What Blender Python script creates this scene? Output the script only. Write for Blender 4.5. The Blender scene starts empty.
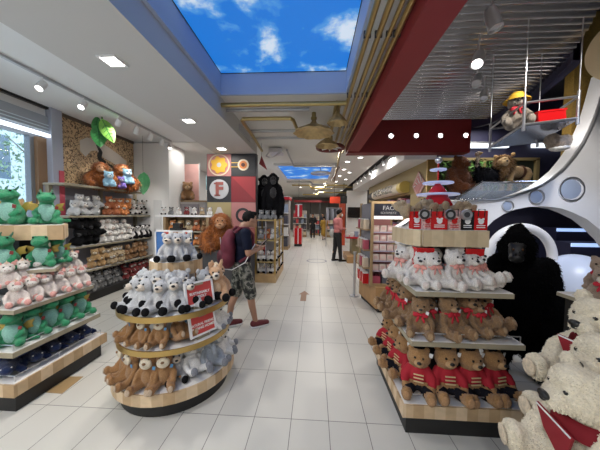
import bpy, bmesh, math, random
from mathutils import Vector, Matrix, Euler, noise
random.seed(7)
C = bpy.context.scene.collection
PI = math.pi
R = math.radians
ORD = ['first','second','third','fourth','fifth','sixth','seventh','eighth','ninth','tenth','eleventh','twelfth','thirteenth','fourteenth','fifteenth','sixteenth']

# ------------------------------------------------------------------ materials
def newmat(name):
    m = bpy.data.materials.new(name); m.use_nodes = True
    nt = m.node_tree; b = nt.nodes['Principled BSDF']
    return m, nt, b
def mat(name, col, rough=.6, metal=0., emit=None, es=1., spec=None, var=0., vs=8., bump=0., bs=60., alpha=None):
    m, nt, b = newmat(name)
    c = (*col, 1)
    b.inputs['Base Color'].default_value = c
    b.inputs['Roughness'].default_value = rough
    b.inputs['Metallic'].default_value = metal
    if spec is not None: b.inputs['Specular IOR Level'].default_value = spec
    if emit:
        b.inputs['Emission Color'].default_value = (*emit, 1); b.inputs['Emission Strength'].default_value = es
    if var or bump:
        tc = nt.nodes.new('ShaderNodeTexCoord')
        if var:
            n = nt.nodes.new('ShaderNodeTexNoise'); n.inputs['Scale'].default_value = vs; n.inputs['Detail'].default_value = 3
            nt.links.new(tc.outputs['Object'], n.inputs['Vector'])
            r = nt.nodes.new('ShaderNodeValToRGB')
            r.color_ramp.elements[0].position = .3; r.color_ramp.elements[1].position = .7
            r.color_ramp.elements[0].color = (*[x*(1-var) for x in col], 1)
            r.color_ramp.elements[1].color = (*[min(1, x*(1+var)) for x in col], 1)
            nt.links.new(n.outputs['Fac'], r.inputs['Fac']); nt.links.new(r.outputs['Color'], b.inputs['Base Color'])
        if bump:
            n2 = nt.nodes.new('ShaderNodeTexNoise'); n2.inputs['Scale'].default_value = bs; n2.inputs['Detail'].default_value = 2
            nt.links.new(tc.outputs['Object'], n2.inputs['Vector'])
            bp = nt.nodes.new('ShaderNodeBump'); bp.inputs['Strength'].default_value = bump; bp.inputs['Distance'].default_value = .01
            nt.links.new(n2.outputs['Fac'], bp.inputs['Height']); nt.links.new(bp.outputs['Normal'], b.inputs['Normal'])
    if alpha is not None: b.inputs['Alpha'].default_value = alpha
    return m
_fur = {}
def fur(col, var=.22, rough=.95, vs=45):
    k = (col, var)
    if k not in _fur:
        m = mat('plush_%d' % len(_fur), col, rough, var=var, vs=vs, bump=.6, bs=150, spec=.15)
        m.node_tree.nodes['Principled BSDF'].inputs['Sheen Weight'].default_value = .2 if max(col) > .05 else 0
        if max(col) < .05: m.node_tree.nodes['Principled BSDF'].inputs['Specular IOR Level'].default_value = .03
        _fur[k] = m
    return _fur[k]
def emat(name, col, s):
    return mat(name, (.8,.8,.8), .5, emit=col, es=s)

WHITE = mat('white_paint', (.80,.80,.80), .7)
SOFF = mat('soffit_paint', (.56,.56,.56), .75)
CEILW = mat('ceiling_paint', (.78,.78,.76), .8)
UPBLUE = mat('upstand_paint', (.44,.50,.64), .7)
RED = mat('red_paint', (.24,.016,.02), .55, var=.08, vs=1.5)
RED2 = mat('red_fascia', (.20,.012,.014), .5)
PURPLE = mat('navy_wall', (.022,.022,.06), .7)
BLACK = mat('black_laminate', (.012,.012,.012), .5)
DARK = mat('dark_grey', (.045,.045,.05), .6)
GREYP = mat('grey_panel', (.30,.30,.34), .7)
STEEL = mat('brushed_steel', (.62,.63,.66), .3, .9)
CHROME = mat('chrome', (.8,.8,.82), .15, 1.)
BRASS = mat('brass_pipe', (.46,.36,.15), .28, .9)
GOLDM = mat('gold_trim', (.50,.34,.12), .3, .85)
GOLDW = mat('gold_wall', (.30,.19,.045), .5, .35, var=.25, vs=60)
BEIGE = mat('beige_gold_panel', (.36,.28,.13), .5, .2)
LAMW = mat('white_laminate', (.80,.79,.77), .45)
EDGE = mat('taupe_edge', (.34,.30,.21), .5)
WOODA = mat('wood_a', (.58,.42,.25), .5, var=.10, vs=14)
WOODB = mat('wood_b', (.47,.32,.175), .5, var=.10, vs=14)
WOODC = mat('wood_c', (.67,.51,.33), .5, var=.10, vs=14)
WOODS = [WOODA, WOODB, WOODC]
WOODP = mat('wood_plinth', (.42,.24,.10), .5, var=.12, vs=6)
FRAMEW = mat('wood_frame', (.33,.22,.11), .5)
BLK = mat('black_plastic', (.008,.008,.008), .25)
NOSE = mat('nose_black', (.01,.01,.01), .35)
FELTBLK = fur((.012,.012,.013))
REDC = mat('red_cloth', (.48,.015,.03), .8)
REDGL = mat('red_gloss', (.55,.01,.012), .22)
PINKC = mat('pink_cloth', (.72,.33,.28), .85)
LAMP = emat('lamp_white', (1,.96,.9), 14)
LAMPS = emat('lamp_soft', (1,.97,.93), 2.5)
STRIP = emat('strip_white', (.85,.93,1), 2.6)
STRIPB = emat('strip_blue', (.35,.55,1), 1.6)
TEXTW = mat('text_white', (.9,.88,.86), .5)

# ------------------------------------------------------------------ mesh builder
class MB:
    def __init__(s): s.bm = bmesh.new()
    def _mi(s, fs, mi):
        for f in fs: f.material_index = mi
    def box(s, x0, x1, y0, y1, z0, z1, mi=0):
        v = [s.bm.verts.new(p) for p in ((x0,y0,z0),(x1,y0,z0),(x1,y1,z0),(x0,y1,z0),(x0,y0,z1),(x1,y0,z1),(x1,y1,z1),(x0,y1,z1))]
        fs = [s.bm.faces.new([v[i] for i in q]) for q in ((3,2,1,0),(4,5,6,7),(0,1,5,4),(1,2,6,5),(2,3,7,6),(3,0,4,7))]
        s._mi(fs, mi); return s
    def cbox(s, c, d, mi=0, rot=None):
        h = [x/2 for x in d]; n0 = len(s.bm.verts)
        s.box(-h[0],h[0],-h[1],h[1],-h[2],h[2],mi); s.bm.verts.ensure_lookup_table()
        M = Matrix.Translation(c) @ (Euler(rot).to_matrix().to_4x4() if rot else Matrix.Identity(4))
        for v in s.bm.verts[n0:]: v.co = M @ v.co
        return s
    def prism(s, pts, z0, z1, axis='z', mi=0):
        def P(a, b, h): return (a,b,h) if axis=='z' else ((a,h,b) if axis=='y' else (h,a,b))
        lo = [s.bm.verts.new(P(a,b,z0)) for a,b in pts]; hi = [s.bm.verts.new(P(a,b,z1)) for a,b in pts]
        n = len(pts); fs = [s.bm.faces.new(lo[::-1]), s.bm.faces.new(hi)]
        for i in range(n): fs.append(s.bm.faces.new((lo[i],lo[(i+1)%n],hi[(i+1)%n],hi[i])))
        s._mi(fs, mi); bmesh.ops.recalc_face_normals(s.bm, faces=fs); return s
    def tube(s, pts, r, seg=10, mi=0, closed=False):
        pts = [Vector(p) for p in pts]; n = len(pts); rings = []
        rs = r if isinstance(r, (list,tuple)) else [r]*n
        up = None
        for i, p in enumerate(pts):
            if closed: t = (pts[(i+1)%n]-pts[i-1]).normalized()
            else: t = ((pts[min(i+1,n-1)]-p).normalized() + (p-pts[max(i-1,0)]).normalized()).normalized()
            if up is None: up = Vector((0,0,1)) if abs(t.z) < .9 else Vector((1,0,0))
            a = t.cross(up).normalized(); b = a.cross(t).normalized(); up = b
            rings.append([s.bm.verts.new(p + (a*math.cos(k*2*PI/seg)+b*math.sin(k*2*PI/seg))*rs[i]) for k in range(seg)])
        fs = []
        for i in range(n if closed else n-1):
            A, B = rings[i], rings[(i+1)%n]
            for k in range(seg): fs.append(s.bm.faces.new((A[k],A[(k+1)%seg],B[(k+1)%seg],B[k])))
        if not closed: fs += [s.bm.faces.new(rings[0][::-1]), s.bm.faces.new(rings[-1])]
        s._mi(fs, mi); bmesh.ops.recalc_face_normals(s.bm, faces=fs); return s
    def lathe(s, prof, c=(0,0,0), seg=32, mi=0, rot=None):
        M = Matrix.Translation(c) @ (Euler(rot).to_matrix().to_4x4() if rot else Matrix.Identity(4))
        rings = []
        for r, z in prof:
            if r < 1e-6: rings.append([s.bm.verts.new(M @ Vector((0,0,z)))])
            else: rings.append([s.bm.verts.new(M @ Vector((r*math.cos(k*2*PI/seg), r*math.sin(k*2*PI/seg), z))) for k in range(seg)])
        fs = []
        for A, B in zip(rings, rings[1:]):
            for k in range(seg):
                k2 = (k+1)%seg
                if len(A)==1 and len(B)==1: continue
                if len(A)==1: fs.append(s.bm.faces.new((A[0],B[k2],B[k])))
                elif len(B)==1: fs.append(s.bm.faces.new((A[k],A[k2],B[0])))
                else: fs.append(s.bm.faces.new((A[k],A[k2],B[k2],B[k])))
        s._mi(fs, mi); bmesh.ops.recalc_face_normals(s.bm, faces=fs); return s
    def cyl(s, c, r, z0, z1, seg=32, mi=0, rot=None):
        return s.lathe([(0,z0),(r,z0),(r,z1),(0,z1)], c, seg, mi, rot)
    def ell(s, c, r, rot=None, sub=2, mi=0):
        M = Matrix.Translation(c) @ (Euler(rot).to_matrix().to_4x4() if rot else Matrix.Identity(4)) @ Matrix.Diagonal((*r,1))
        f0 = len(s.bm.faces)
        bmesh.ops.create_icosphere(s.bm, subdivisions=sub, radius=1, matrix=M)
        s.bm.faces.ensure_lookup_table()
        s._mi(s.bm.faces[f0:], mi); return s
    def build(s, name, m, parent=None, sharp=35, bevel=0, origin=None):
        if bevel:
            bmesh.ops.bevel(s.bm, geom=[e for e in s.bm.edges if len(e.link_faces)==2 and e.calc_face_angle(0)>.5], offset=bevel, segments=2, affect='EDGES', profile=.5)
        me = bpy.data.meshes.new(name)
        org = Vector(origin) if origin is not None else (Vector(parent['_o']) if parent is not None and '_o' in parent else Vector((0,0,0)))
        if org.length: bmesh.ops.translate(s.bm, verts=s.bm.verts, vec=-org)
        s.bm.to_mesh(me); s.bm.free()
        for mm in (m if isinstance(m,(list,tuple)) else [m]): me.materials.append(mm)
        me.shade_smooth(); me.set_sharp_from_angle(angle=R(sharp))
        o = bpy.data.objects.new(name, me); C.objects.link(o)
        if parent is not None:
            o.parent = parent
            o['_o'] = tuple(org)
        elif origin is not None:
            o.location = org; o['_o'] = tuple(org)
        return o

def tag(o, label, cat, group=None):
    o['label'] = label; o['category'] = cat
    if group: o['group'] = group
    return o
def thing(name, label, cat, loc=(0,0,0), group=None, rotz=0):
    o = bpy.data.objects.new(name, None); C.objects.link(o); o.empty_display_size = .05
    o.location = loc; o.rotation_euler = (0,0,rotz); o['_o'] = tuple(loc)
    return tag(o, label, cat, group)
def local(name, label, cat, group=None):           # built around its own origin, moved later
    o = bpy.data.objects.new(name, None); C.objects.link(o); o.empty_display_size = .05
    return tag(o, label, cat, group)
def struct(o): o['kind'] = 'structure'; return o
def kids(o): return list(o.children)
def dup(o, parent=None):
    c = o.copy(); C.objects.link(c)
    if parent is not None: c.parent = parent
    for k in kids(o): dup(k, c)
    return c
def text(name, body, size, loc, rot, m, parent, ext=.001, align='CENTER', bold=0):
    cu = bpy.data.curves.new(name, 'FONT'); cu.body = body; cu.size = size; cu.extrude = ext; cu.align_x = align; cu.align_y = 'CENTER'
    cu.offset = bold; cu.resolution_u = 3
    o = bpy.data.objects.new(name, cu); C.objects.link(o); cu.materials.append(m)
    if parent is not None:
        o.parent = parent
        if '_o' in parent: loc = Vector(loc)-Vector(parent['_o'])
    dg = bpy.context.evaluated_depsgraph_get()
    me = bpy.data.meshes.new_from_object(o.evaluated_get(dg)); me.name = name
    bpy.data.objects.remove(o); bpy.data.curves.remove(cu)
    o = bpy.data.objects.new(name, me); C.objects.link(o)
    if parent is not None: o.parent = parent
    o.location = loc; o.rotation_euler = rot
    return o

# ------------------------------------------------------------------ soft bodies
def blob(name, prims, m, parent=None, vox=.01, smooth=4, jit=.0, jf=90):
    bm = bmesh.new()
    def sph(c, r, rot=None):
        M = Matrix.Translation(c) @ (Euler(rot).to_matrix().to_4x4() if rot else Matrix.Identity(4)) @ Matrix.Diagonal((*r,1))
        bmesh.ops.create_icosphere(bm, subdivisions=3 if max(r) > .12 else 2, radius=1, matrix=M)
    for p in prims:
        if p[0] == 'e': sph(p[1], p[2], p[3] if len(p) > 3 else None)
        else:
            ch = p[1]
            for (a, ra), (b, rb) in zip(ch, ch[1:]):
                a, b = Vector(a), Vector(b); L = (b-a).length
                n = max(1, int(L/(.4*min(ra, rb)))) 
                for i in range(n+1):
                    t = i/n; r = ra+(rb-ra)*t; sph(a.lerp(b,t), (r,r,r))
    me0 = bpy.data.meshes.new('t'); bm.to_mesh(me0); bm.free()
    t = bpy.data.objects.new('t', me0); C.objects.link(t)
    md = t.modifiers.new('r','REMESH'); md.mode = 'VOXEL'; md.voxel_size = vox
    ms = t.modifiers.new('s','SMOOTH'); ms.iterations = smooth; ms.factor = .5
    dg = bpy.context.evaluated_depsgraph_get()
    me = bpy.data.meshes.new_from_object(t.evaluated_get(dg)); me.name = name
    bpy.data.objects.remove(t); bpy.data.meshes.remove(me0)
    if jit:
        for v in me.vertices:
            v.co += v.normal * (jit*noise.noise(v.co*jf) + .6*jit*noise.noise(v.co*jf*2.7))
    me.materials.clear(); me.materials.append(m); me.shade_smooth()
    o = bpy.data.objects.new(name, me); C.objects.link(o)
    if parent is not None: o.parent = parent
    return o
def ep(name, c, r, m, parent, rot=None, sub=2):      # one ellipsoid-shaped part
    return MB().ell(c, r, rot, sub).build(name, m, parent, 180)
def fleece(body, m, n, L, w, seed=1, droop=.5, parent=None):  # short tufts of pile over a body mesh
    rnd = random.Random(seed); me = body.data; polys = me.polygons; areas = [p.area for p in polys]
    bm = bmesh.new()
    for p in rnd.choices(polys, areas, k=n):
        c = p.center; nn = Vector(p.normal)
        d = (nn*.6 + Vector((rnd.uniform(-.5,.5), rnd.uniform(-.5,.5), -droop))).normalized()
        s = nn.cross(d); s = s.normalized() if s.length > .01 else Vector((1,0,0))
        l = L*rnd.uniform(.6,1.2); b = c - nn*L*.15
        a = bm.verts.new(b-s*w); e = bm.verts.new(b+s*w)
        q = bm.verts.new(b+(nn*.7+d*.5)*l*.5+s*w*.7); q2 = bm.verts.new(b+(nn*.7+d*.5)*l*.5-s*w*.7); tip = bm.verts.new(b+(nn*.4+d*.8)*l)
        bm.faces.new((a,e,q,q2)); bm.faces.new((q2,q,tip))
    me2 = bpy.data.meshes.new('fur'); bm.to_mesh(me2); bm.free(); me2.materials.append(m); me2.shade_smooth()
    o = bpy.data.objects.new('fur', me2); C.objects.link(o); o.parent = parent if parent is not None else body
    o['kind'] = 'stuff'
    return o

# ------------------------------------------------------------------ camera
F = 249.; H = 1.65
yaw = math.atan(14.3/F); pitch = math.atan(11.3/F); roll = .010
fw = Vector((-math.sin(yaw)*math.cos(pitch), math.cos(yaw)*math.cos(pitch), -math.sin(pitch)))
r0 = fw.cross(Vector((0,0,1))).normalized(); u0 = r0.cross(fw)
rt = math.cos(roll)*r0 + math.sin(roll)*u0; up = -math.sin(roll)*r0 + math.cos(roll)*u0
cam = bpy.data.cameras.new('camera'); co = bpy.data.objects.new('camera', cam); C.objects.link(co)
Mx = Matrix((rt, up, -fw)).transposed().to_4x4(); Mx.translation = (0,0,H); co.matrix_world = Mx
cam.sensor_width = 36; cam.lens = 36*F/600; cam.clip_start = .05; cam.clip_end = 200
S = bpy.context.scene; S.camera = co
S.view_settings.view_transform = 'Standard'; S.view_settings.look = 'None'; S.view_settings.gamma = 1; S.view_settings.use_curve_mapping = False
S.view_settings.exposure = -0.55
w = bpy.data.worlds.new('world'); S.world = w; w.use_nodes = True
w.node_tree.nodes['Background'].inputs[0].default_value = (.72,.86,1,1); w.node_tree.nodes['Background'].inputs[1].default_value = 4.2
def lamp(name, kind, loc, power, size=.2, col=(1,.95,.88), aim=None, spot=None):
    l = bpy.data.lights.new(name, kind); l.energy = power; l.color = col
    if kind == 'AREA': l.shape = 'SQUARE'; l.size = size
    else: l.shadow_soft_size = size
    if spot: l.spot_size = spot; l.spot_blend = .6
    o = bpy.data.objects.new(name, l); C.objects.link(o); o.location = loc
    if aim: o.rotation_euler = (Vector(aim)-Vector(loc)).to_track_quat('-Z','Y').to_euler()
    return o
# ------------------------------------------------------------------ setting
# floor tiles .2985 x .607
m, nt, b = newmat('floor_tiles'); N = nt.nodes.new; Lk = nt.links.new
tc = N('ShaderNodeTexCoord'); mp = N('ShaderNodeMapping'); mp.inputs['Location'].default_value = (-.133+2.985, -1.924+6.07, 0)
br = N('ShaderNodeTexBrick'); br.offset = 0; br.squash = 1
for k, v in dict(Scale=1, **{'Mortar Size': .0028, 'Brick Width': .2985, 'Row Height': .607, 'Mortar Smooth': .2, 'Bias': 0}).items(): br.inputs[k].default_value = v
br.inputs['Color1'].default_value = (.62,.605,.555,1); br.inputs['Color2'].default_value = (.57,.557,.515,1); br.inputs['Mortar'].default_value = (.15,.145,.135,1)
Lk(tc.outputs['Object'], mp.inputs['Vector']); Lk(mp.outputs['Vector'], br.inputs['Vector']); Lk(br.outputs['Color'], b.inputs['Base Color'])
b.inputs['Roughness'].default_value = .38; b.inputs['Specular IOR Level'].default_value = .4
FLOORM = m
struct(MB().box(-7,8,-3,26,-.1,0).build('floor', FLOORM))
struct(MB().box(-7.2,8.2,-3.2,26.2,4.7,4.8).build('roof_slab', DARK))
# left side: ceiling over the shelves, dropped soffit with downlights
struct(MB().box(-4.6,-2.38,-3,6.1,3.38,3.5).build('ceiling_shelf_side', mat('ceiling_left', (.76,.78,.80), .7)))
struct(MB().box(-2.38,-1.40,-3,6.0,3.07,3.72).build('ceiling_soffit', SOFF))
# main ceiling with a recess for the first sky panel
mb = MB()
mb.box(-1.40,-1.36,-3,3.58,3.34,3.7); mb.box(.42,.46,-3,3.58,3.34,3.72); mb.box(-1.40,.46,3.58,3.62,3.34,3.72)
struct(mb.build('trim_1', UPBLUE))
mb = MB(); mb.box(.46,.78,-3,3.62,3.36,3.72); mb.box(-1.40,.78,3.62,6.3,3.36,3.5); mb.box(-4.8,2.0,6.3,26,3.36,3.5); mb.box(-3.6,-1.4,6.0,6.3,3.36,3.5)
struct(mb.build('ceiling', CEILW))
# sky panels (light boxes printed with clouds)
m, nt, b = newmat('cloud_print'); N = nt.nodes.new; Lk = nt.links.new
tc = N('ShaderNodeTexCoord'); n1 = N('ShaderNodeTexNoise'); n1.inputs['Scale'].default_value = 1.75; n1.inputs['Detail'].default_value = 8; n1.inputs['Roughness'].default_value = .58; n1.inputs['Distortion'].default_value = .15
mp = N('ShaderNodeMapping'); mp.inputs['Location'].default_value = (3.3, 1.9, 0)
rp = N('ShaderNodeValToRGB'); e = rp.color_ramp.elements; e[0].position = .50; e[0].color = (.010,.175,.64,1); e[1].position = .66; e[1].color = (.62,.72,.84,1)
k = e.new(.56); k.color = (.07,.29,.70,1)
Lk(tc.outputs['Object'], mp.inputs['Vector']); Lk(mp.outputs['Vector'], n1.inputs['Vector']); Lk(n1.outputs['Fac'], rp.inputs['Fac'])
Lk(rp.outputs['Color'], b.inputs['Emission Color']); b.inputs['Emission Strength'].default_value = 1.45; b.inputs['Base Color'].default_value = (.02,.03,.05,1)
CLOUD = m
t = thing('ceiling_light_panel', 'large backlit blue sky and clouds ceiling panel above the front aisle', 'ceiling light panel', (-.47,1,3.64))
MB().box(-1.36,.42,-3,3.58,3.64,3.66).build('print', CLOUD, t)
MB().tube([(-1.355,-3,3.637),(-1.355,3.575,3.637),(.415,3.575,3.637),(.415,-3,3.637)], .006, 6).build('edge_bead', DARK, t)
t = thing('ceiling_light_panel', 'smaller backlit blue sky panel in a white frame farther down the aisle', 'ceiling light panel', (-.4,10,3.33))
MB().box(-1.3,.6,8.6,11.9,3.32,3.34).build('print', CLOUD, t)
mb = MB(); mb.box(-1.42,-1.3,8.48,12.02,3.28,3.36); mb.box(.6,.72,8.48,12.02,3.28,3.36); mb.box(-1.3,.6,8.48,8.6,3.28,3.36); mb.box(-1.3,.6,11.9,12.02,3.28,3.36)
mb.build('frame', WHITE, t)
# red beam along the aisle and red fascia across
struct(MB().box(.755,1.03,-3,6.0,3.12,3.9).build('beam_red', RED))
struct(MB().box(.755,3.55,6.0,6.3,3.10,3.95).build('fascia_red', RED2))
# corrugated deck on the right
mb = MB(); bm = mb.bm
prof = []; y = -3.0; 
while y < 6.0: prof.append((y, .03+.03*math.cos(2*PI*y/.105))); y += .105/8
def xe(y):
    P = [(-3,2.3),(2.4,2.75),(2.9,2.96),(3.15,3.14),(3.77,3.49),(4.8,3.84),(5.88,3.93),(6.2,3.7)]
    for (a,b),(c,d) in zip(P,P[1:]):
        if a <= y <= c: return b+(d-b)*(y-a)/(c-a)
    return 3.7
prev = None
for y, z in prof:
    cur = (bm.verts.new((1.0,y,3.82+z)), bm.verts.new((xe(y),y,3.82+z)))
    if prev: bm.faces.new((prev[0],prev[1],cur[1],cur[0]))
    prev = cur
struct(mb.build('ceiling_corrugated', mat('corrugated_steel', (.56,.54,.55), .22, .95), sharp=80))
mb = MB(); pts = [(y, xe(y)) for y in (3.6,3.77,4.8,5.88,6.2)]
for (ya,xa),(yb,xb) in zip(pts,pts[1:]):
    v = [mb.bm.verts.new(p) for p in ((xa,ya,3.72),(xb,yb,3.72),(xb,yb,4.25),(xa,ya,4.25),(xa+.12,ya,3.72),(xb+.12,yb,3.72),(xb+.12,yb,4.25),(xa+.12,ya,4.25))]
    for q in ((0,1,2,3),(4,7,6,5),(0,4,5,1),(3,2,6,7)): mb.bm.faces.new([v[i] for i in q])
bmesh.ops.recalc_face_normals(mb.bm, faces=mb.bm.faces)
struct(mb.build('trim_2', PURPLE))
# outer walls
mb = MB()
mb.box(-4.7,-4.5,-3,4.0,0,.85); mb.box(-4.7,-4.5,-3,-1.6,.85,3.5); mb.box(-4.7,-4.5,-3,4.0,3.22,3.5); mb.box(-4.7,-4.5,4.15,6.0,0,3.5)
struct(mb.build('wall_left', WHITE))
struct(MB().box(-4.62,-4.40,3.98,4.16,0,3.38).build('pillar_window', mat('pillar_paint', (.42,.45,.55), .6)))
struct(MB().box(-4.395,-4.38,4.07,4.15,1.2,2.35).build('trim_3', mat('pink_red_strip', (.62,.10,.14), .5)))
struct(MB().box(-4.7,-3.6,6.0,6.75,0,3.36).build('wall_left_return', WHITE))
struct(MB().box(-3.98,-3.80,5.96,6.0,0,1.95).build('pillar_left', mat('pale_pillar', (.66,.67,.68), .7)))
struct(MB().box(-4.8,-4.6,6.75,26,0,3.4).build('wall_left_far', WHITE))
struct(MB().box(-7,8,26,26.2,0,4.7).build('wall_back', mat('back_grey',(.20,.18,.17),.7)))
struct(MB().box(-7,8,-3.2,-3,0,4.7).build('wall_front', WHITE))
struct(MB().box(8,8.2,-3,26,0,4.7).build('wall_right', PURPLE))
# leopard print feature wall
m, nt, b = newmat('leopard_print'); N = nt.nodes.new; Lk = nt.links.new
tc = N('ShaderNodeTexCoord'); v = N('ShaderNodeTexVoronoi'); v.feature = 'F1'; v.inputs['Scale'].default_value = 27
ns = N('ShaderNodeTexNoise'); ns.inputs['Scale'].default_value = 22
mx = N('ShaderNodeMixRGB'); mx.inputs[0].default_value = .12
Lk(tc.outputs['Object'], ns.inputs['Vector']); Lk(tc.outputs['Object'], mx.inputs[1]); Lk(ns.outputs['Color'], mx.inputs[2]); Lk(mx.outputs[0], v.inputs['Vector'])
rp = N('ShaderNodeValToRGB'); rp.color_ramp.interpolation = 'CONSTANT'; e = rp.color_ramp.elements
e[0].color = (.30,.15,.055,1); e[0].position = 0; e[1].position = .22; e[1].color = (.035,.02,.012,1); k = e.new(.42); k.color = (.60,.43,.25,1)
Lk(v.outputs['Distance'], rp.inputs['Fac']); Lk(rp.outputs['Color'], b.inputs['Base Color']); b.inputs['Roughness'].default_value = .5
struct(MB().box(-4.5,-4.47,4.16,5.96,2.0,3.36).build('wall_leopard', m))
mb = MB(); mb.box(-4.47,-4.45,4.16,5.96,3.32,3.38); mb.box(-4.47,-4.45,4.16,4.20,2.1,3.32)
struct(mb.build('trim_4', mat('dark_trim', (.10,.07,.05), .5)))
# spotlight glare painted as a pale patch on the wall, with jagged black tears
pt = [(4.55,3.0),(4.7,3.1),(4.95,3.12),(5.2,3.05),(5.5,2.95),(5.72,2.85),(5.70,2.62),(5.5,2.66),(5.3,2.74),(5.1,2.78),(4.9,2.9),(4.78,2.86),(4.66,2.72),(4.55,2.8)]
o = MB().prism(pt, -4.472, -4.466, 'x').build('glare_patch', mat('pale_glare', (.62,.58,.52), .6), origin=(-4.47,5.1,2.9))
tag(o, 'pale painted spotlight glare with black tears on the leopard pattern wall', 'painted glare')
mb = MB(); mb.prism([(4.92,3.10),(5.02,3.13),(4.99,2.98),(5.05,2.90),(5.02,2.78),(5.14,2.72),(5.10,2.64),(4.98,2.68),(4.92,2.80),(4.96,2.90),(4.90,3.0)], -4.47, -4.462, 'x')
mb.prism([(5.18,2.70),(5.34,2.66),(5.42,2.72),(5.5,2.62),(5.62,2.60),(5.72,2.50),(5.66,2.48),(5.5,2.56),(5.38,2.58),(5.22,2.64)], -4.47, -4.462, 'x')
mb.build('tear', mat('tear_black', (.012,.012,.012), .6), o)
# window wall
mb = MB(); mb.box(-4.66,-4.56,-1.6,3.98,.85,.92); mb.box(-4.66,-4.56,-1.6,3.98,2.86,2.93)
for y in (-1.6,1.0,3.78): mb.box(-4.66,-4.56,y,y+.07,.92,2.86)
struct(mb.build('window_frame', mat('window_metal', (.25,.27,.30), .4, .4)))
struct(MB().box(-4.64,-4.50,3.84,3.98,.92,2.86).build('window_jamb', mat('brown_jamb', (.26,.16,.09), .5)))
mb = MB(); mb.box(-4.615,-4.61,-1.6,3.84,.92,2.86)
GL = mat('glass', (.75,.9,1), .02, alpha=.08)
struct(mb.build('window_1', GL))
mb = MB(); mb.box(-4.56,-4.46,-3,3.98,2.93,3.22)
struct(mb.build('window_header', mat('header_grey', (.40,.44,.50), .5)))
mb = MB()
for z in (2.97,3.02,3.07): mb.box(-4.46,-4.445,-3,3.98,z,z+.012)
struct(mb.build('trim_5', mat('pale_line', (.75,.85,.92), .5)))
struct(MB().box(-4.5,-4.44,-3,3.98,3.34,3.38).build('trim_6', BLK))
o = MB().box(-4.48,-4.42,-3,3.98,2.88,2.93).build('strip_light', STRIP, origin=(-4.45,0,2.9))
tag(o, 'thin glowing white light strip along the window head', 'strip light')
# street outside: facade and a tree
t = thing('building', 'pale blue office facade across the street seen through the window', 'building', (-13,6,0))
MB().box(-14,-13,-8,20,-1,14).build('facade', mat('facade_blue', (.55,.68,.76), .6), t)
for i in range(9):
    for z in range(4):
        MB().box(-13.02,-12.97,-6+i*2.4,-4.4+i*2.4,.4+z*2.6,2.2+z*2.6).build('window', mat('far_glass', (.10,.17,.24), .2) if i==0 and z==0 else bpy.data.materials['far_glass'], t)
t = thing('street_tree', 'leafy green street tree outside the shop window', 'tree', (-7.2,5.2,0))
mb = MB(); mb.tube([(-7.2,6.9,-.5),(-7.25,6.9,1.6),(-7.1,6.8,3.2),(-7.3,6.7,4.6)], [.05,.045,.03,.012]); mb.tube([(-7.2,6.85,1.9),(-7.0,6.0,2.8),(-6.8,5.2,3.3)], [.028,.02,.008]); mb.tube([(-7.15,6.9,2.2),(-7.0,7.6,2.9),(-7.0,8.4,3.3)], [.028,.02,.008])
mb.build('trunk', mat('bark', (.24,.21,.18), .9), t)
mb = MB(); rnd = random.Random(3)
for i in range(6500):
    c = Vector((rnd.gauss(-7.1,.55), rnd.uniform(2.2,9.0), rnd.uniform(1.3,4.6)))
    if noise.noise(c*1.1) < -.16: continue
    q = Euler((rnd.uniform(0,6),rnd.uniform(0,6),rnd.uniform(0,6))).to_matrix(); s = rnd.uniform(.03,.06)
    vs = [mb.bm.verts.new(c+q@Vector(p)*s) for p in ((-1,0,0),(0,-.5,.1),(1,0,0),(0,.5,.1))]; mb.bm.faces.new(vs)
o = mb.build('foliage', mat('leaf_pale', (.34,.55,.35), .7, var=.35, vs=3), t); o['kind'] = 'stuff'

# poster wall: square graphic panels
struct(MB().box(-2.62,-1.40,5.95,6.1,0,3.07).build('wall_poster', mat('poster_back', (.10,.10,.11), .6)))
PX = [-2.60,-2.01,-1.41]; PZ = [3.06,2.53,1.91,1.29,.67]
pmats = {'pink':mat('poster_pink',(.60,.26,.25),.5),'black':mat('poster_black',(.035,.036,.042),.5),'red':mat('poster_red',(.45,.045,.055),.5),'dred':mat('poster_dark_red',(.30,.03,.04),.5),'gold':mat('poster_gold',(.50,.40,.20),.35,.3),'pale':mat('poster_pale',(.72,.68,.66),.5),'coral':mat('poster_coral',(.42,.13,.11),.5),'yel':mat('poster_yellow',(.85,.50,.06),.5),'ora':mat('poster_orange',(.75,.25,.06),.5),'cream':mat('poster_cream',(.85,.72,.55),.5),'grey':mat('poster_grey',(.62,.63,.66),.5)}
def panel(c, r, key, lab):
    return tag(MB().box(PX[c]+.003,PX[c+1]-.003,5.92,5.95,PZ[r+1]+.003,PZ[r]-.003).build('wall_panel', pmats[key], origin=((PX[c]+PX[c+1])/2,5.935,PZ[r+1])), lab, 'wall panel', 'square graphic panels on the poster wall')
p = panel(0,0,'pink','pink square wall panel with a yellow cog ring')
cx, cz = -2.30, 2.80
def ring(r0, r1, cx, cz, y0=5.905, y1=5.92, seg=40, wav=0, a0=0, a1=2*PI):
    mb = MB(); n = seg; bm = mb.bm
    out = []; 
    for i in range(n+1):
        a = a0+(a1-a0)*i/n; ro = r1*(1+wav*math.cos(a*7)); out.append((a, ro))
    for (a,ra),(b_,rb) in zip(out,out[1:]):
        q = [(r0*math.cos(a),r0*math.sin(a)),(ra*math.cos(a),ra*math.sin(a)),(rb*math.cos(b_),rb*math.sin(b_)),(r0*math.cos(b_),r0*math.sin(b_))]
        mb.prism([(cx+x,cz+z) for x,z in q], y0, y1, 'y')
    return mb
ring(.235,.262,cx,cz).build('ring', pmats['cream'], p)
ring(.055,.19,cx,cz,seg=56,wav=.12).build('cog', pmats['yel'], p)
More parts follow.
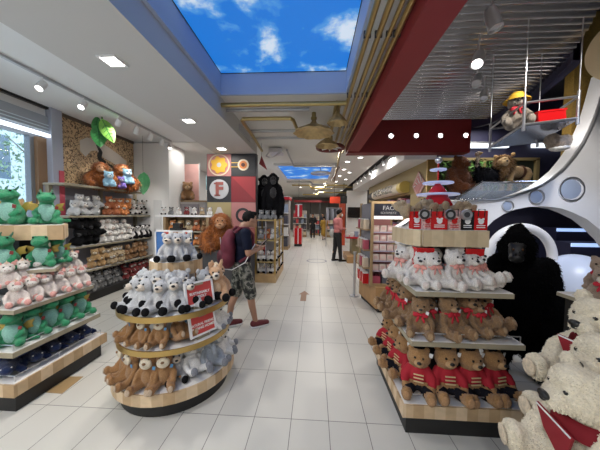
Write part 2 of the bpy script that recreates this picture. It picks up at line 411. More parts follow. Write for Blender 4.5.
MB().cyl((cx,5.915,cz), .055, -.01,.01, rot=(PI/2,0,0)).build('hub', pmats['grey'], p)
p = panel(1,0,'black','black square wall panel with an orange ring')
ring(.09,.135,-1.71,2.80).build('ring', pmats['cream'], p); MB().cyl((-1.71,5.912,2.80),.095,-.01,.01,rot=(PI/2,0,0)).build('disc', pmats['ora'], p); MB().cyl((-1.71,5.90,2.80),.045,-.01,.01,rot=(PI/2,0,0)).build('hub', mat('poster_brown',(.12,.03,.02),.5), p)
mb = MB(); mb.box(-2.0,-1.83,5.905,5.92,2.845,2.86); mb.box(-2.0,-1.83,5.905,5.92,2.745,2.76); mb.build('belt', pmats['yel'], p)
p = panel(0,1,'black','black square wall panel with a coral letter F in a grey disc')
MB().cyl((-2.30,5.912,2.22),.235,-.01,.01,rot=(PI/2,0,0),seg=48).build('disc', pmats['grey'], p)
text('letter', 'F', .42, (-2.295,5.893,2.215), (PI/2,0,0), pmats['coral'], p, .004, bold=.018)
mb = MB(); mb.box(-2.41,-2.27,5.889,5.90,2.055,2.09); mb.box(-2.42,-2.36,5.889,5.90,2.34,2.375); mb.build('serif', pmats['coral'], p)
p = panel(1,1,'dred','dark red square wall panel split by a brighter red diagonal')
MB().prism([(-2.0,2.525),(-1.415,2.525),(-1.415,1.95)],5.912,5.92,'y').build('triangle', pmats['red'], p)
p = panel(0,2,'gold','gold square wall panel with a pale letter A')
text('letter', 'A', .52, (-2.30,5.915,1.56), (PI/2,0,0), pmats['pale'], p, .004, bold=.03)
p = panel(1,2,'pink','pink square wall panel with a black letter O')
mb = ring(.12,.175,-1.72,1.60); mb.prism([(-1.64,1.50),(-1.56,1.44),(-1.50,1.47),(-1.53,1.42),(-1.60,1.39),(-1.70,1.46)],5.905,5.92,'y'); mb.build('letter', pmats['black'], p)
panel(0,3,'black','plain black square wall panel behind the shaggy orange plush'); panel(1,3,'coral','plain coral square wall panel behind the shopper with the backpack')

# ceiling pipes
PIPES = mat('pipe_silver', (.40,.41,.42), .35, .8)
def pipe(name, pts, r, m, lab, g='decorative pipes under the ceiling', cl=()):
    o = MB().tube(pts, r, 12).build(name, m, origin=pts[0]); tag(o, lab, 'pipe', g)
    for c in cl: MB().cbox(c, (r*2.5, .018, r*2.3)).build('clamp', DARK, o)
    return o
xs = [.455,.555,.645,.715]
labs = ['brass ceiling pipe next to the sky panel edge','brass ceiling pipe second from the sky panel edge','brass ceiling pipe third from the sky panel edge','brass ceiling pipe hugging the red beam']
for i, x in enumerate(xs):
    pipe('ceiling_pipe', [(x,-2,3.26),(x,5.9+.25*i,3.26)], .026 if i != 2 else .02, BRASS, labs[i], cl=[(x,y,3.27) for y in (1.2,2.35,3.5,4.7)])
pipe('ceiling_pipe', [(-1.40,3.70,3.25),(.44,3.70,3.25)], .032, BRASS, 'brass pipe crossing the aisle just behind the large sky panel', cl=())
pipe('ceiling_pipe', [(-1.40,3.92,3.26),(-.1,3.92,3.26)], .026, PIPES, 'silver pipe crossing the aisle behind the brass cross pipe')
pipe('ceiling_pipe', [(-1.28,6.0,3.15),(-1.22,5.0,3.15),(-1.19,4.05,3.15),(-1.15,3.98,3.15),(-.40,3.98,3.15),(-.36,4.05,3.15),(-.30,4.9,3.15)], .030, BRASS, 'bent brass pipe forming a loop beside the large gold horn')
pipe('ceiling_pipe', [(-1.25,4.72,3.20),(-.25,4.72,3.20)], .028, PIPES, 'silver pipe under the brass loop, nearer of two')
pipe('ceiling_pipe', [(-1.22,5.15,3.20),(-.22,5.15,3.20)], .024, PIPES, 'silver pipe under the brass loop, farther of two')
pipe('ceiling_pipe', [(.30,3.7,3.26),(.30,5.3,3.22),(.26,5.5,3.10)], .030, BRASS, 'brass pipe running from the cross pipe to the small horns')
pipe('ceiling_pipe', [(-.7,6.2,3.22),(-.7,8.3,3.22),(.75,8.35,3.22),(.80,8.5,3.22),(.80,12.0,3.22)], .03, PIPES, 'silver pipe edging the farther sky panel')
pipe('ceiling_pipe', [(.62,6.1,3.22),(.92,12.2,3.22)], .03, BRASS, 'brass pipe running beside the farther sky panel')
pipe('ceiling_pipe', [(-1.2,13.2,3.15),(-.3,13.2,3.15),(-.2,13.4,3.05),(.5,13.4,3.05),(.6,13.2,3.15),(1.7,13.2,3.15)], .04, BRASS, 'kinked brass pipe just beyond the farther sky panel')
pipe('ceiling_pipe', [(-.8,17.0,2.95),(.2,17.0,2.95),(.3,17.0,3.1),(2.4,17.0,3.1)], .05, BRASS, 'farthest thick brass pipe over the end of the aisle')
pipe('ceiling_pipe', [(-1.4,12.4,3.22),(-.2,12.4,3.22),(-.1,12.4,3.1),(.4,12.4,3.1)], .03, PIPES, 'silver pipe just beyond the farther sky panel')
pipe('ceiling_pipe', [(-.2,14.5,3.1),(1.0,14.5,3.1),(1.1,14.5,3.2),(2.2,14.5,3.2)], .035, BRASS, 'far brass pipe crossing above the aisle')
HORN = mat('horn_gold', (.50,.37,.18), .42, .5, var=.25, vs=10)
def horn(c, rad, lab, zt):
    t = thing('gramophone_horn', lab, 'ceiling horn', c, 'gold horns hanging from the ceiling pipes')
    mb = MB(); pr = [(.03,.17),(.04,.12),(rad*.22,.075),(rad*.5,.03),(rad*.8,-.02),(rad,-.07),(rad*.98,-.08),(rad*.75,-.025),(rad*.45,.02),(0,.05)]
    bm = mb.bm; n = 40; rings = []
    for r, z in pr:
        rings.append([bm.verts.new((c[0]+r*(1+.05*math.cos(10*k*2*PI/n)*(r/rad))*math.cos(k*2*PI/n), c[1]+r*(1+.05*math.cos(10*k*2*PI/n)*(r/rad))*math.sin(k*2*PI/n), c[2]+z)) for k in range(n)])
    for A, B in zip(rings, rings[1:]):
        for k in range(n): bm.faces.new((A[k],A[(k+1)%n],B[(k+1)%n],B[k]))
    bmesh.ops.recalc_face_normals(bm, faces=bm.faces)
    mb.build('bell', HORN, t, 60)
    MB().tube([(c[0],c[1],c[2]+.1),(c[0],c[1],zt)], .035, 12).lathe([(.05,.0),(.05,.03),(.035,.04)],(c[0],c[1],c[2]+.16),16).build('stem', BRASS, t)
    return t
horn((-.03,4.30,3.09), .34, 'largest fluted gold horn hanging below the brass cross pipe', 3.36)
horn((.335,3.95,3.13), .155, 'small gold horn beside the long brass pipes', 3.36)
horn((.23,5.0,3.06), .22, 'mid-sized gold horn just above the red ring wheel', 3.36)
t = thing('ring_wheel', 'dark red ring wheel with pale spokes hanging flat under the ceiling', 'ceiling ornament', (.33,5.6,3.11))
mb = MB(); mb.tube([(.33+.28*math.cos(a*2*PI/32),5.6+.28*math.sin(a*2*PI/32),3.11) for a in range(32)], .04, 10, closed=True); mb.build('rim', mat('wheel_red',(.16,.03,.03),.5), t)
mb = MB()
for a in range(4): mb.tube([(.33+.27*math.cos(a*PI/4),5.6+.27*math.sin(a*PI/4),3.11),(.33-.27*math.cos(a*PI/4),5.6-.27*math.sin(a*PI/4),3.11)], .014, 8)
mb.build('spokes', WHITE, t); MB().cyl((.33,5.6,3.11),.05,-.03,.25,16).build('hub', BRASS, t)
t = thing('ring_wheel', 'grey ring wheel hanging under the farther sky panel', 'ceiling ornament', (.2,9.0,3.1))
mb = MB(); mb.tube([(.2+.32*math.cos(a*2*PI/32),9+.32*math.sin(a*2*PI/32),3.1) for a in range(32)], .04, 10, closed=True); mb.build('rim', STEEL, t); MB().tube([(-.1,9,3.1),(.5,9,3.1)],.015).tube([(.2,9,3.1),(.2,9,3.31)],.02).build('spokes', STEEL, t)
# grey air box with small hoses on the left of the aisle
t = thing('air_unit', 'grey metal air unit with a bent hose under the ceiling', 'air unit', (-1.0,6.6,3.1))
MB().box(-1.2,-.85,6.4,6.8,3.22,3.33).build('casing', STEEL, t, bevel=.01)
MB().tube([(-1.18,6.45,3.24),(-1.25,6.4,3.12),(-1.15,6.4,3.08),(-1.0,6.42,3.14),(-.9,6.45,3.24)], .022).build('hose', STEEL, t)
o = MB().box(-1.402,-1.385,4.55,5.3,3.16,3.28).build('air_vent', mat('vent_grey',(.42,.43,.46),.5), origin=(-1.4,4.9,3.2)); tag(o, 'grey vent grille in the side of the white soffit', 'vent')
o = MB().cyl((-2.6,4.6,3.375),.09,-.01,.005).build('smoke_detector', WHITE, origin=(-2.6,4.6,3.37)); tag(o,'flat white round detector on the ceiling by the shelves','detector')

# ---- lamps that show as fixtures, and unseen added ones
def downlight(c, d, lab, power, size=.16):
    t = thing('ceiling_downlight', lab, 'ceiling light', c, 'ceiling downlights')
    x, y, z = c
    MB().box(x-d,x+d,y-d,y+d,z-.012,z-.004).build('lens', LAMP, t)
    mb = MB(); e = d+.02
    mb.box(x-e,x+e,y-e,y-d,z-.014,z); mb.box(x-e,x+e,y+d,y+e,z-.014,z); mb.box(x-e,x-d,y-d,y+d,z-.014,z); mb.box(x+d,x+e,y-d,y+d,z-.014,z); mb.build('frame', WHITE, t)
    if power: lamp('downlight_lamp','AREA',(x,y,z-.03),power,size)
downlight((-1.91,2.30,3.07), .07, 'square downlight in the white soffit nearest the front', 30)
downlight((-1.95,3.80,3.07), .07, 'square downlight in the white soffit, above the round plush display', 30)
downlight((-2.06,5.45,3.07), .08, 'square downlight in the soffit just before the poster wall', 11)
for i,(x,y) in enumerate([(-1.9,.6),(-1.9,-1.2)]): lamp('downlight_lamp','AREA',(x,y,3.04),40,.16)
spots = [((.95,6.9),'nearest the red fascia'),((1.05,8.2),'second from the red fascia'),((1.1,9.6),'third from the red fascia'),((1.1,11.2),'fourth from the red fascia'),((1.12,13.2),'fifth from the red fascia'),((-.95,13.3),'beyond the farther sky panel on the left'),((-.9,16.0),'far down the aisle on the left'),((1.15,16.5),'far down the aisle on the right'),((.1,17.5),'far down the middle of the aisle'),((-.05,20.5),'at the far end of the aisle'),((1.35,7.6),'between the red fascia and the drum sign, nearer'),((1.4,10.3),'between the aisle and the drum sign, farther'),((-1.05,7.2),'over the brass shelving'),((.55,14.0),'beside the far brass pipe'),((1.5,12.3),'before the wide black screen'),((1.9,18.0),'far to the right past the black screen')]
for (x,y), lab in spots:
    t = thing('ceiling_spotlight', 'round white ceiling spot '+lab, 'ceiling light', (x,y,3.36), 'round ceiling spots')
    MB().cyl((x,y,3.35),.07,-.012,0,20).build('lens', LAMP, t); MB().lathe([(.07,-.014),(.095,-.014),(.095,.01),(.07,.01)],(x,y,3.35),20).build('rim', WHITE, t)
for y, p in ((7.5,60),(10.5,60),(13.5,65),(17,70),(21,75)): lamp('ceiling_lamp','AREA',(.3,y,3.3),p,.5)
for x, y, p in ((-3.0,9,35),(-3,14,40),(-3,19,40),(3.2,13,35),(4,18,40),(-3.2,6.4,12)): lamp('ceiling_lamp','AREA',(x,y,3.3),p,.5)  # last one is an unseen lamp added to brighten the pink poster
for x, y, p in ((-.4,-1.5,45),(1.6,-.8,16),(-3.2,-1.0,50),(2.2,-2.0,12)): lamp('ceiling_lamp','AREA',(x,y,3.2),p,.35)  # unseen lamps added behind the camera for fill
# spot track by the window side
o = MB().box(-3.50,-3.46,-2,5.9,3.35,3.38).build('light_track', mat('track_grey',(.45,.47,.50),.4,.5), origin=(-3.48,2,3.36)); tag(o,'long grey light track on the ceiling beside the window','light track')
def tracklight(c, aim, lab, on=True, power=0, L=.14, r=.045, m=WHITE, g='small spotlights on the window track', drop=.1):
    t = thing('track_spotlight', lab, 'spotlight', c, g)
    d = (Vector(aim)-Vector(c)).normalized(); p = Vector(c)+Vector((0,0,-drop))
    MB().tube([c, p], .010, 8).build('stem', m, t)
    q = d.to_track_quat('Z','Y').to_euler()
    MB().lathe([(0,-L*.4),(r*.8,-L*.4),(r,-L*.1),(r,L*.6),(r*.85,L*.6),(r*.8,L*.45),(0,L*.42)], p, 20, rot=q).build('housing', m, t)
    MB().lathe([(0,L*.47),(r*.78,L*.47),(r*.78,L*.5),(0,L*.5)], p, 16, rot=q).build('lens', LAMP if on else STEEL, t)
    if power: lamp('track_lamp','SPOT', tuple(p+d*(L*.75)), power, .03, aim=aim, spot=R(75))
tl = [((-3.48,1.72,3.35),(-3.9,1.9,2.0),'spotlight on the window track nearest the front',1,60),((-3.48,2.35,3.35),(-4.3,3.2,2.0),'unlit flat grey spotlight on the window track',0,0),((-3.48,3.05,3.35),(-3.3,2.2,2.2),'round spotlight on the window track shining towards the aisle',1,70),((-3.48,3.62,3.35),(-3.3,2.6,2.2),'bright round spotlight before the hanging leaves',1,45),((-3.48,4.30,3.35),(-4.4,4.9,2.6),'spotlight on the window track just above the hanging leaves',0,18),((-3.48,4.75,3.35),(-4.2,5.0,1.8),'white spotlight on the window track first past the leaves',1,70),((-3.48,5.15,3.35),(-4.2,5.4,1.6),'white spotlight on the window track second past the leaves',0,60),((-3.48,5.55,3.35),(-4.2,5.8,1.4),'white spotlight on the window track third past the leaves',0,0),((-3.48,5.86,3.35),(-3.2,5.2,1.8),'last white spotlight at the far end of the window track',1,0)]
for c, a, lab, on, pw in tl: tracklight(c, a, lab, on, pw)
# silver spots under the corrugated deck
DS = [((1.66,2.55,3.80),(2.0,2.2,2.0),'largest silver cylinder spotlight under the corrugated ceiling',0,.21,.06,0),((1.93,3.17,3.80),(1.2,2.3,2.3),'lit silver spotlight under the corrugated ceiling',1,.24,.065,90),((2.22,3.66,3.80),(1.4,2.5,2.4),'silver spotlight third from the front under the corrugated ceiling',0,.26,.055,0),((2.60,4.10,3.80),(1.9,3.1,2.4),'silver spotlight farthest back under the corrugated ceiling',0,.24,.05,0)]
for c, a, lab, on, L, r, pw in DS: tracklight(c, a, lab, on, pw, L, r, mat('spot_silver',(.62,.62,.63),.35,.4) if 'spot_silver' not in bpy.data.materials else bpy.data.materials['spot_silver'], 'silver spotlights under the corrugated ceiling', .27)
for i, x in enumerate((1.75,2.32,2.86,3.42)):
    t = thing('fascia_spotlight', ['leftmost','second from left','third from left','rightmost'][i]+' of the small round lights on the red fascia', 'spotlight', (x,5.97,3.47), 'small round lights on the red fascia')
    MB().cyl((x,5.985,3.47),.05,-.02,.01,18,rot=(PI/2,0,0)).build('lens', LAMP, t); MB().lathe([(.05,-.02),(.065,-.02),(.065,.03),(.05,.03)],(x,5.985,3.47),18,rot=(PI/2,0,0)).build('rim', STEEL, t)
# ------------------------------------------------------------------ right side of the shop
struct(MB().box(2.18,2.95,6.3,14.5,3.0,3.36).build('ceiling_bulkhead', WHITE))
mb = MB(); mb.box(2.78,2.95,6.34,13.0,2.25,3.0); mb.box(2.78,2.95,6.34,7.45,1.9,2.25); mb.box(2.78,2.95,6.34,13.0,0,.3); mb.box(3.3,3.4,7.45,13,0,3.3); mb.box(2.95,3.3,7.0,7.06,0,3.3)
struct(mb.build('wall_sweets', BEIGE))
struct(MB().box(2.74,2.98,6.30,6.36,0,3.0).build('trim_7', GOLDM))
for i in range(7):
    y = 7.0+i*.95
    tracklight((2.1,y,3.36),(2.7,y-.4,1.6),'small spotlight on the sweet shop bulkhead, '+ORD[i]+' from the red fascia',1,0,.13,.036,WHITE,'small spotlights along the sweet shop bulkhead')
for y in (7.4,9.5): lamp('bulkhead_lamp','AREA',(2.1,y,3.25),25,.3)
t = thing('shop_sign', 'long cream cylinder sign reading FAO SCHWEETZ on the beige wall', 'sign', (2.62,9.7,2.5))
mb = MB(); mb.cyl((2.66,9.7,2.47),.17,-2.15,2.15,28,rot=(PI/2,0,0)); mb.build('drum', mat('sign_cream',(.72,.66,.54),.45), t)
mb = MB(); mb.cyl((2.66,7.69,2.47),.174,-.15,.15,28,rot=(PI/2,0,0)); mb.build('end_band', mat('sign_yellow',(.60,.46,.12),.4), t)
mb = MB(); mb.cyl((2.66,11.5,2.47),.174,-.35,.35,28,rot=(PI/2,0,0)); mb.build('end_cap', DARK, t)
text('lettering','FAO SCHWEETZ',.34,(2.485,9.5,2.47),(PI/2,0,-PI/2),BLK,t,.004,bold=.006)
t = thing('diamond_sign', 'pink and white diamond shaped sign on the beige wall', 'sign', (2.76,6.85,2.12))
MB().prism([(6.85,2.10),(7.25,2.45),(6.85,2.80),(6.42,2.45)],2.745,2.775,'x').build('board', mat('sign_rose',(.62,.36,.34),.5), t)
MB().prism([(6.84,2.2),(7.12,2.45),(6.84,2.68),(6.56,2.45)],2.735,2.746,'x').build('inset', mat('sign_rose2',(.55,.22,.22),.5), t)
mb = MB()
for k in range(4): mb.tube([(2.735,6.60+k*.13,2.50-k*.02),(2.735,6.72+k*.13,2.72-k*.1)],.012)
mb.build('stripe', WHITE, t)
# sweet shelves under the sign: small boxes, each its own thing
SW = [mat('sweet_%d'%i,c,.5) for i,c in enumerate([(.45,.08,.12),(.55,.38,.30),(.12,.12,.14),(.50,.18,.20),(.30,.24,.38)])]
for r in range(3):
    z = 1.1+r*.40
    o = MB().box(2.82,3.25,7.5,12.6,z-.03,z).build('wall_shelf', FRAMEW, origin=(3,10,z)); tag(o, 'wooden wall shelf under the drum sign, '+['lowest','middle','topmost'][r]+' of three', 'shelf')
    for i in range(12):
        y = 7.7+i*.4; h = .22+.1*((i*7+r*3)%3)/2
        o = MB().box(2.86,3.05,y,y+.30,z,z+h).build('sweet_box', SW[(i+r*2)%5], bevel=.008, origin=(2.95,y,z)); tag(o, ['dark red','tan','black','rose','mauve'][(i+r*2)%5]+' sweet box on the '+['lowest','middle','topmost'][r]+' wall shelf, '+ORD[i]+' from the front', 'box', 'sweet boxes on the wall shelves')
# kiosk
t = thing('sweet_kiosk', 'wooden sweet kiosk with a dark FAO SCHWEETZ header board', 'display kiosk', (1.3,4.6,0))
MB().prism([(.99,4.96),(1.12,4.14),(1.80,4.14),(1.80,4.96)],.08,.44).build('plinth', WOODP, t)
MB().prism([(1.03,4.93),(1.17,4.2),(1.76,4.2),(1.76,4.93)],0,.08).build('kickboard', BLACK, t)
mb = MB()
for x,y in ((1.05,4.22),(1.57,4.22),(1.0,4.93),(1.57,4.93)): mb.box(x-.022,x+.022,y-.022,y+.022,.44,1.86)
mb.box(1.03,1.59,4.2,4.25,1.83,1.87); mb.box(1.03,1.59,4.2,4.25,.44,.48)
mb.build('frame', FRAMEW, t)
MB().box(1.07,1.55,4.9,4.92,.44,1.83).build('back_panel', mat('kiosk_back',(.35,.14,.13),.6), t)
MB().prism([(1.045,4.25),(1.055,4.25),(1.01,4.91),(1.0,4.91)],.46,1.84).build('side_panel', mat('kiosk_side',(.22,.23,.27),.2), t)
for z in (.74,1.05,1.40): MB().prism([(1.03,4.26),(1.06,4.26),(1.01,4.93),(.90,4.93),(.93,4.26)],z-.02,z).build('side_shelf', FRAMEW, t)
MB().box(1.075,1.545,4.205,4.235,1.63,1.83).build('header_board', mat('header_navy',(.012,.012,.02),.4), t)
text('lettering','FAO',.10,(1.31,4.203,1.755),(PI/2,0,0),mat('letter_grey',(.35,.34,.34),.5),t,.001)
text('lettering','SCHWEETZ',.05,(1.31,4.203,1.675),(PI/2,0,0),bpy.data.materials['letter_grey'],t,.001)
MB().box(1.075,1.545,4.21,4.25,1.575,1.625).build('light_box', emat('kiosk_fill',(1,.97,.95),1.0), t)
for r,z in enumerate((.74,1.05,1.40)):
    for i in range(3):
        y = 4.36+i*.18; x = .985-(y-4.25)*.06; c_ = ('pale','dark red','pale')[(i+r)%3]
        o = MB().box(x-.045,x+.045,y-.06,y+.06,z+.001,z+.16).build('sweet_bag', mat('bag_pale',(.62,.50,.36),.5) if 'bag_pale' not in bpy.data.materials and c_=='pale' else (bpy.data.materials['bag_pale'] if c_=='pale' else SW[0]), bevel=.01, origin=(x,y,z)); tag(o, c_+' sweet bag on the kiosk side, '+['lowest','middle','top'][r]+' ledge, '+ORD[i]+' from the front','bag','sweet bags on the kiosk side'); MB().box(x-.03,x+.03,y-.05,y+.05,z+.16,z+.175).build('clip', WHITE, o)
PK = [mat('packet_%d'%i,c,.45) for i,c in enumerate([(.72,.50,.44),(.70,.58,.50),(.66,.42,.38),(.74,.62,.56)])]
rowz = [1.36,1.20,1.04,.87,.70]
for r, z in enumerate(rowz):
    MB().box(1.07,1.55,4.26,4.6,z-.022,z).build('shelf', mat('shelf_lilac',(.42,.36,.44),.5) if r==0 else bpy.data.materials['shelf_lilac'], t)
    for i in range(4):
        x = 1.085+i*.118
        o = MB().box(x,x+.10,4.27,4.33,z+.001,z+.105).build('sweet_packet', PK[(i+r)%4], bevel=.006, origin=(x+.05,4.3,z))
        tag(o, 'pale pink sweet packet on the kiosk, '+['topmost shelf','second shelf down','third shelf down','fourth shelf down','lowest shelf'][r]+', '+ORD[i]+' from the left', 'packet', 'sweet packets on the kiosk')
        MB().box(x+.02,x+.08,4.266,4.27,z+.03,z+.08).build('label', PK[(i+r+1)%4], o)
for i in range(3):
    x = 1.09+i*.16
    o = MB().box(x,x+.13,4.27,4.42,.44,.60).build('gift_bag', SW[(0,2,3)[i]], bevel=.008, origin=(x+.06,4.35,.44)); tag(o, ['dark red','black','rose'][i]+' gift bag at the bottom of the kiosk', 'bag')
    MB().tube([(x+.03,4.28,.6),(x+.04,4.28,.66),(x+.09,4.28,.66),(x+.10,4.28,.6)],.005,6).build('handle', BLK, o)
for i in range(3):
    y = 4.40+i*.17; x = 1.05-(y-4.25)*.06
    o = MB().box(x-.10,x-.0,y-.06,y+.06,.445,.62).build('red_tin', REDGL, bevel=.01, origin=(x,y,.44)); tag(o, 'red tin on the kiosk ledge beside the grey side panel, '+ORD[i]+' from the front','tin','red tins on the kiosk ledge')
    MB().cbox((x-.05,y,.635),(.08,.1,.03)).build('lid', WHITE, o)
KD = Vector((-.085,0,0))
for o in list(bpy.data.objects):
    if o.parent is None and o.get('category') in ('display kiosk','packet') or o.parent is None and (o.get('group') in ('sweet bags on the kiosk side','red tins on the kiosk ledge') or o.name.startswith('gift_bag')): o.location += KD
lamp('kiosk_fill','AREA',(1.2,3.85,2.3),17,.25,aim=(1.2,4.3,1.0))  # unseen lamp added in front to brighten the sweet packets
t = thing('queue_post', 'slim grey metal post on a round foot beside the kiosk', 'post', (.82,5.02,0))
MB().cyl((.82,5.02,0),.09,0,.015,24).build('base', STEEL, t); MB().cyl((.82,5.02,0),.025,.015,.86,14).build('pole', STEEL, t); MB().cyl((.82,5.02,0),.035,.86,.90,14).build('cap', STEEL, t)

# white rocket fin with portholes, lower arch open
FINW = mat('fin_white', (.82,.82,.84), .3)
t = thing('rocket_fin', 'large curved white rocket fin with three round portholes', 'sculpture', (3.0,3.9,0))
pts = [(1.28,1.47),(1.6,1.70),(1.847,1.86),(2.232,1.855),(2.639,1.878),(2.86,1.93),(3.076,2.01),(3.25,2.09),(3.394,2.197),(3.54,2.33),(3.662,2.494),(3.77,2.67),(3.853,2.871),(3.92,3.06),(3.974,3.283),(4.06,3.7),(5.2,3.7),(5.2,.0),(4.75,.0),(4.7,.5),(4.5,.95),(4.25,1.30),(4.08,1.47),(3.9,1.61),(3.706,1.705),(3.56,1.76),(3.416,1.783),(3.25,1.795),(3.087,1.78),(2.92,1.745),(2.759,1.675),(2.62,1.58),(2.503,1.453),(2.38,1.28),(2.28,1.05),(2.2,.6),(2.18,0),(1.75,0),(1.7,.9),(1.28,1.2)]
MB().prism(pts, 3.80, 4.02, 'y').build('panel', FINW, t, bevel=0)
mb = MB(); mb.tube([(x,3.79,z) for x,z in pts[:16]], .022, 10); mb.build('edge_tube', STEEL, t)
PG = mat('port_glass', (.55,.65,.85), .12, .35)
for x, z, r in ((3.66,2.04,.155),(3.19,1.925,.095),(2.80,1.79,.072)):
    p = MB().lathe([(r,-.03),(r*1.12,-.03),(r*1.15,.0),(r*1.12,.02),(r,.02)],(x,3.80,z),32,rot=(PI/2,0,0)).build('porthole', STEEL, t)
    MB().ell((x,3.81,z),(r,.025,r),sub=3).build('glass', PG, p)
# inside the rocket
struct(MB().box(3.0,7.9,6.9,7.0,0,4.7).build('wall_rocket', PURPLE))
struct(MB().box(3.86,5.8,4.06,4.2,2.0,4.68).build('pillar_gold', GOLDW))
for i,(x,y,z,w_,lab) in enumerate([(5.65,5.6,1.40,1.0,'upper glowing blue stair edge inside the rocket'),(5.10,4.8,1.17,.85,'lower glowing blue stair edge inside the rocket')]):
    t = thing('stair_step', lab, 'step', (x,y,z-.1)); MB().box(x-w_/2,x+w_/2,y,y+.38,0,z).build('tread', PURPLE, t); MB().box(x-w_/2,x+w_/2,y-.02,y,z-.07,z-.005).build('light_edge', STRIPB, t)
t = thing('dome', 'bluish white round dome behind the black gorilla', 'sculpture', (3.40,3.3,0))
MB().ell((3.40,3.4,.66),(.42,.42,.50),sub=4).build('shell', mat('dome_white',(.60,.68,.85),.35), t); MB().cyl((3.40,3.4,0),.30,0,.22,28).build('base', WHITE, t)
t = thing('porthole_ring', 'thick white ring standing behind the gorilla head', 'sculpture', (2.72,3.45,0))
mb = MB(); mb.tube([(2.74+.40*math.cos(a),3.45,1.10+.40*math.sin(a)) for a in [k*2*PI/48 for k in range(48)]], .055, 12, closed=True); mb.build('ring', FINW, t)
MB().box(2.5,2.98,3.40,3.50,0,.72).build('stand', FINW, t)
t = thing('lamp_stool', 'cream rounded stool box low behind the gorilla', 'stool', (2.98,2.95,0))
MB().box(2.82,3.16,2.82,3.1,0,.30).build('body', mat('cream_shell',(.66,.63,.54),.5), t, bevel=.02)
MB().ell((2.99,2.96,.30),(.17,.14,.20),sub=3).build('hood', bpy.data.materials['cream_shell'], t)
# glass balustrade
t = thing('glass_balustrade', 'slanted glass balustrade with thin chrome rails above the white fin', 'balustrade', (2.6,4.6,1.6))
A = [(1.75,4.6,1.45),(2.95,4.6,2.24),(4.05,4.6,2.24),(3.6,4.6,1.80),(2.3,4.6,1.80)]
mb = MB(); mb.tube([A[0],A[1],A[2]],.022,10); mb.tube([(2.2,4.6,1.92),(3.75,4.6,1.95)],.012,8); mb.build('rail', CHROME, t)
GLB = mat('balustrade_glass',(.55,.66,.80),.05,alpha=.30)
MB().prism([(x,z) for x,y,z in A],4.595,4.61,'y').build('glass', GLB, t)
mb = MB(); mb.prism([(2.55,1.62),(3.3,2.10),(3.6,2.10),(3.0,1.62)],4.9,5.0,'y'); o = mb.build('slide_rail', DARK, origin=(3,4.95,1.6)); tag(o,'dark slanted stair stringer behind the glass balustrade','stair')
# ledge and jungle niche
o = MB().box(3.05,6.6,6.31,6.72,0,2.20).box(3.6,6.6,5.80,6.31,1.9,2.20).build('ledge', mat('ledge_dark',(.05,.05,.09),.4), origin=(4.8,6.3,0)); tag(o,'dark high ledge carrying the lion and the big brown bear','ledge')
t = thing('jungle_niche', 'gold framed wall niche filled with jungle leaves behind the lion', 'niche', (4.4,6.86,1.9))
mb = MB()
for x in (3.15,4.40,5.72): mb.box(x-.04,x+.04,6.80,6.88,1.95,3.12)
mb.box(3.11,5.76,6.80,6.88,3.08,3.15); mb.build('frame', BEIGE, t)
MB().box(3.15,5.72,6.88,6.9,1.95,3.1).build('back_panel', mat('niche_dark',(.02,.03,.02),.7), t)
mb = MB(); rnd = random.Random(5)
for i in range(520):
    c = Vector((rnd.uniform(3.2,5.1), rnd.uniform(6.72,6.87), rnd.uniform(2.1,3.05)))
    q = Euler((rnd.uniform(-.7,.7),rnd.uniform(-1.5,1.5),rnd.uniform(0,6))).to_matrix(); s = rnd.uniform(.05,.11)
    vs = [mb.bm.verts.new(c+q@Vector(p)*s) for p in ((-1,0,0),(-.2,-.1,-.35),(1,0,0),(-.2,-.1,.35))]; mb.bm.faces.new(vs)
o = mb.build('leaves', mat('jungle_leaf',(.10,.24,.05),.6,var=.5,vs=4), t); o['kind'] = 'stuff'
lamp('niche_fill','AREA',(4.2,6.3,3.9),30,.5); lamp('niche_fill','SPOT',(3.9,4.9,3.75),160,.1,aim=(4.6,6.3,2.6),spot=R(65)); lamp('fin_fill','SPOT',(2.4,2.0,3.75),260,.1,aim=(3.1,3.8,1.6),spot=R(75))  # unseen lamps added to brighten the niche and the white fin
lamp('pillar_fill','SPOT',(3.1,3.72,2.75),45,.08,aim=(4.7,4.10,3.5),spot=R(75)); lamp('stair_lamp','AREA',(4.2,5.1,2.9),14,.6,col=(.55,.7,1)); lamp('dome_fill','SPOT',(3.0,2.3,3.3),130,.1,col=(.6,.72,1),aim=(3.3,3.4,.9),spot=R(70))  # pillar and dome spots are unseen, added to brighten those two
for i,(x0,x1,lab) in enumerate([(3.9,5.0,'white strip light on the navy wall above the brown bear'),(5.6,7.2,'white strip light on the navy wall beside the gold pillar')]):
    t = thing('wall_strip_light', lab, 'strip light', (x0,6.85,3.5)); MB().box(x0,x1,6.82,6.9,3.42,3.52).build('diffuser', STRIP, t); MB().box(x0-.02,x1+.02,6.80,6.9,3.52,3.56).build('housing', STEEL, t)
# cream disc on the gold pillar
t = thing('disc_lamp', 'big round cream disc on the gold pillar', 'disc', (3.62,3.05,3.58))
q = Vector((-.80,-.55,-.2)).to_track_quat('Z','Y').to_euler()
MB().lathe([(0,-.06),(.30,-.06),(.36,-.02),(.36,.02),(.30,.05),(0,.07)],(3.50,3.05,3.56),48,rot=q).build('face', mat('disc_cream',(.74,.58,.34),.45), t, 30)
MB().tube([(3.54,3.08,3.56),(4.4,4.1,3.6)],.03).build('bracket', STEEL, t)
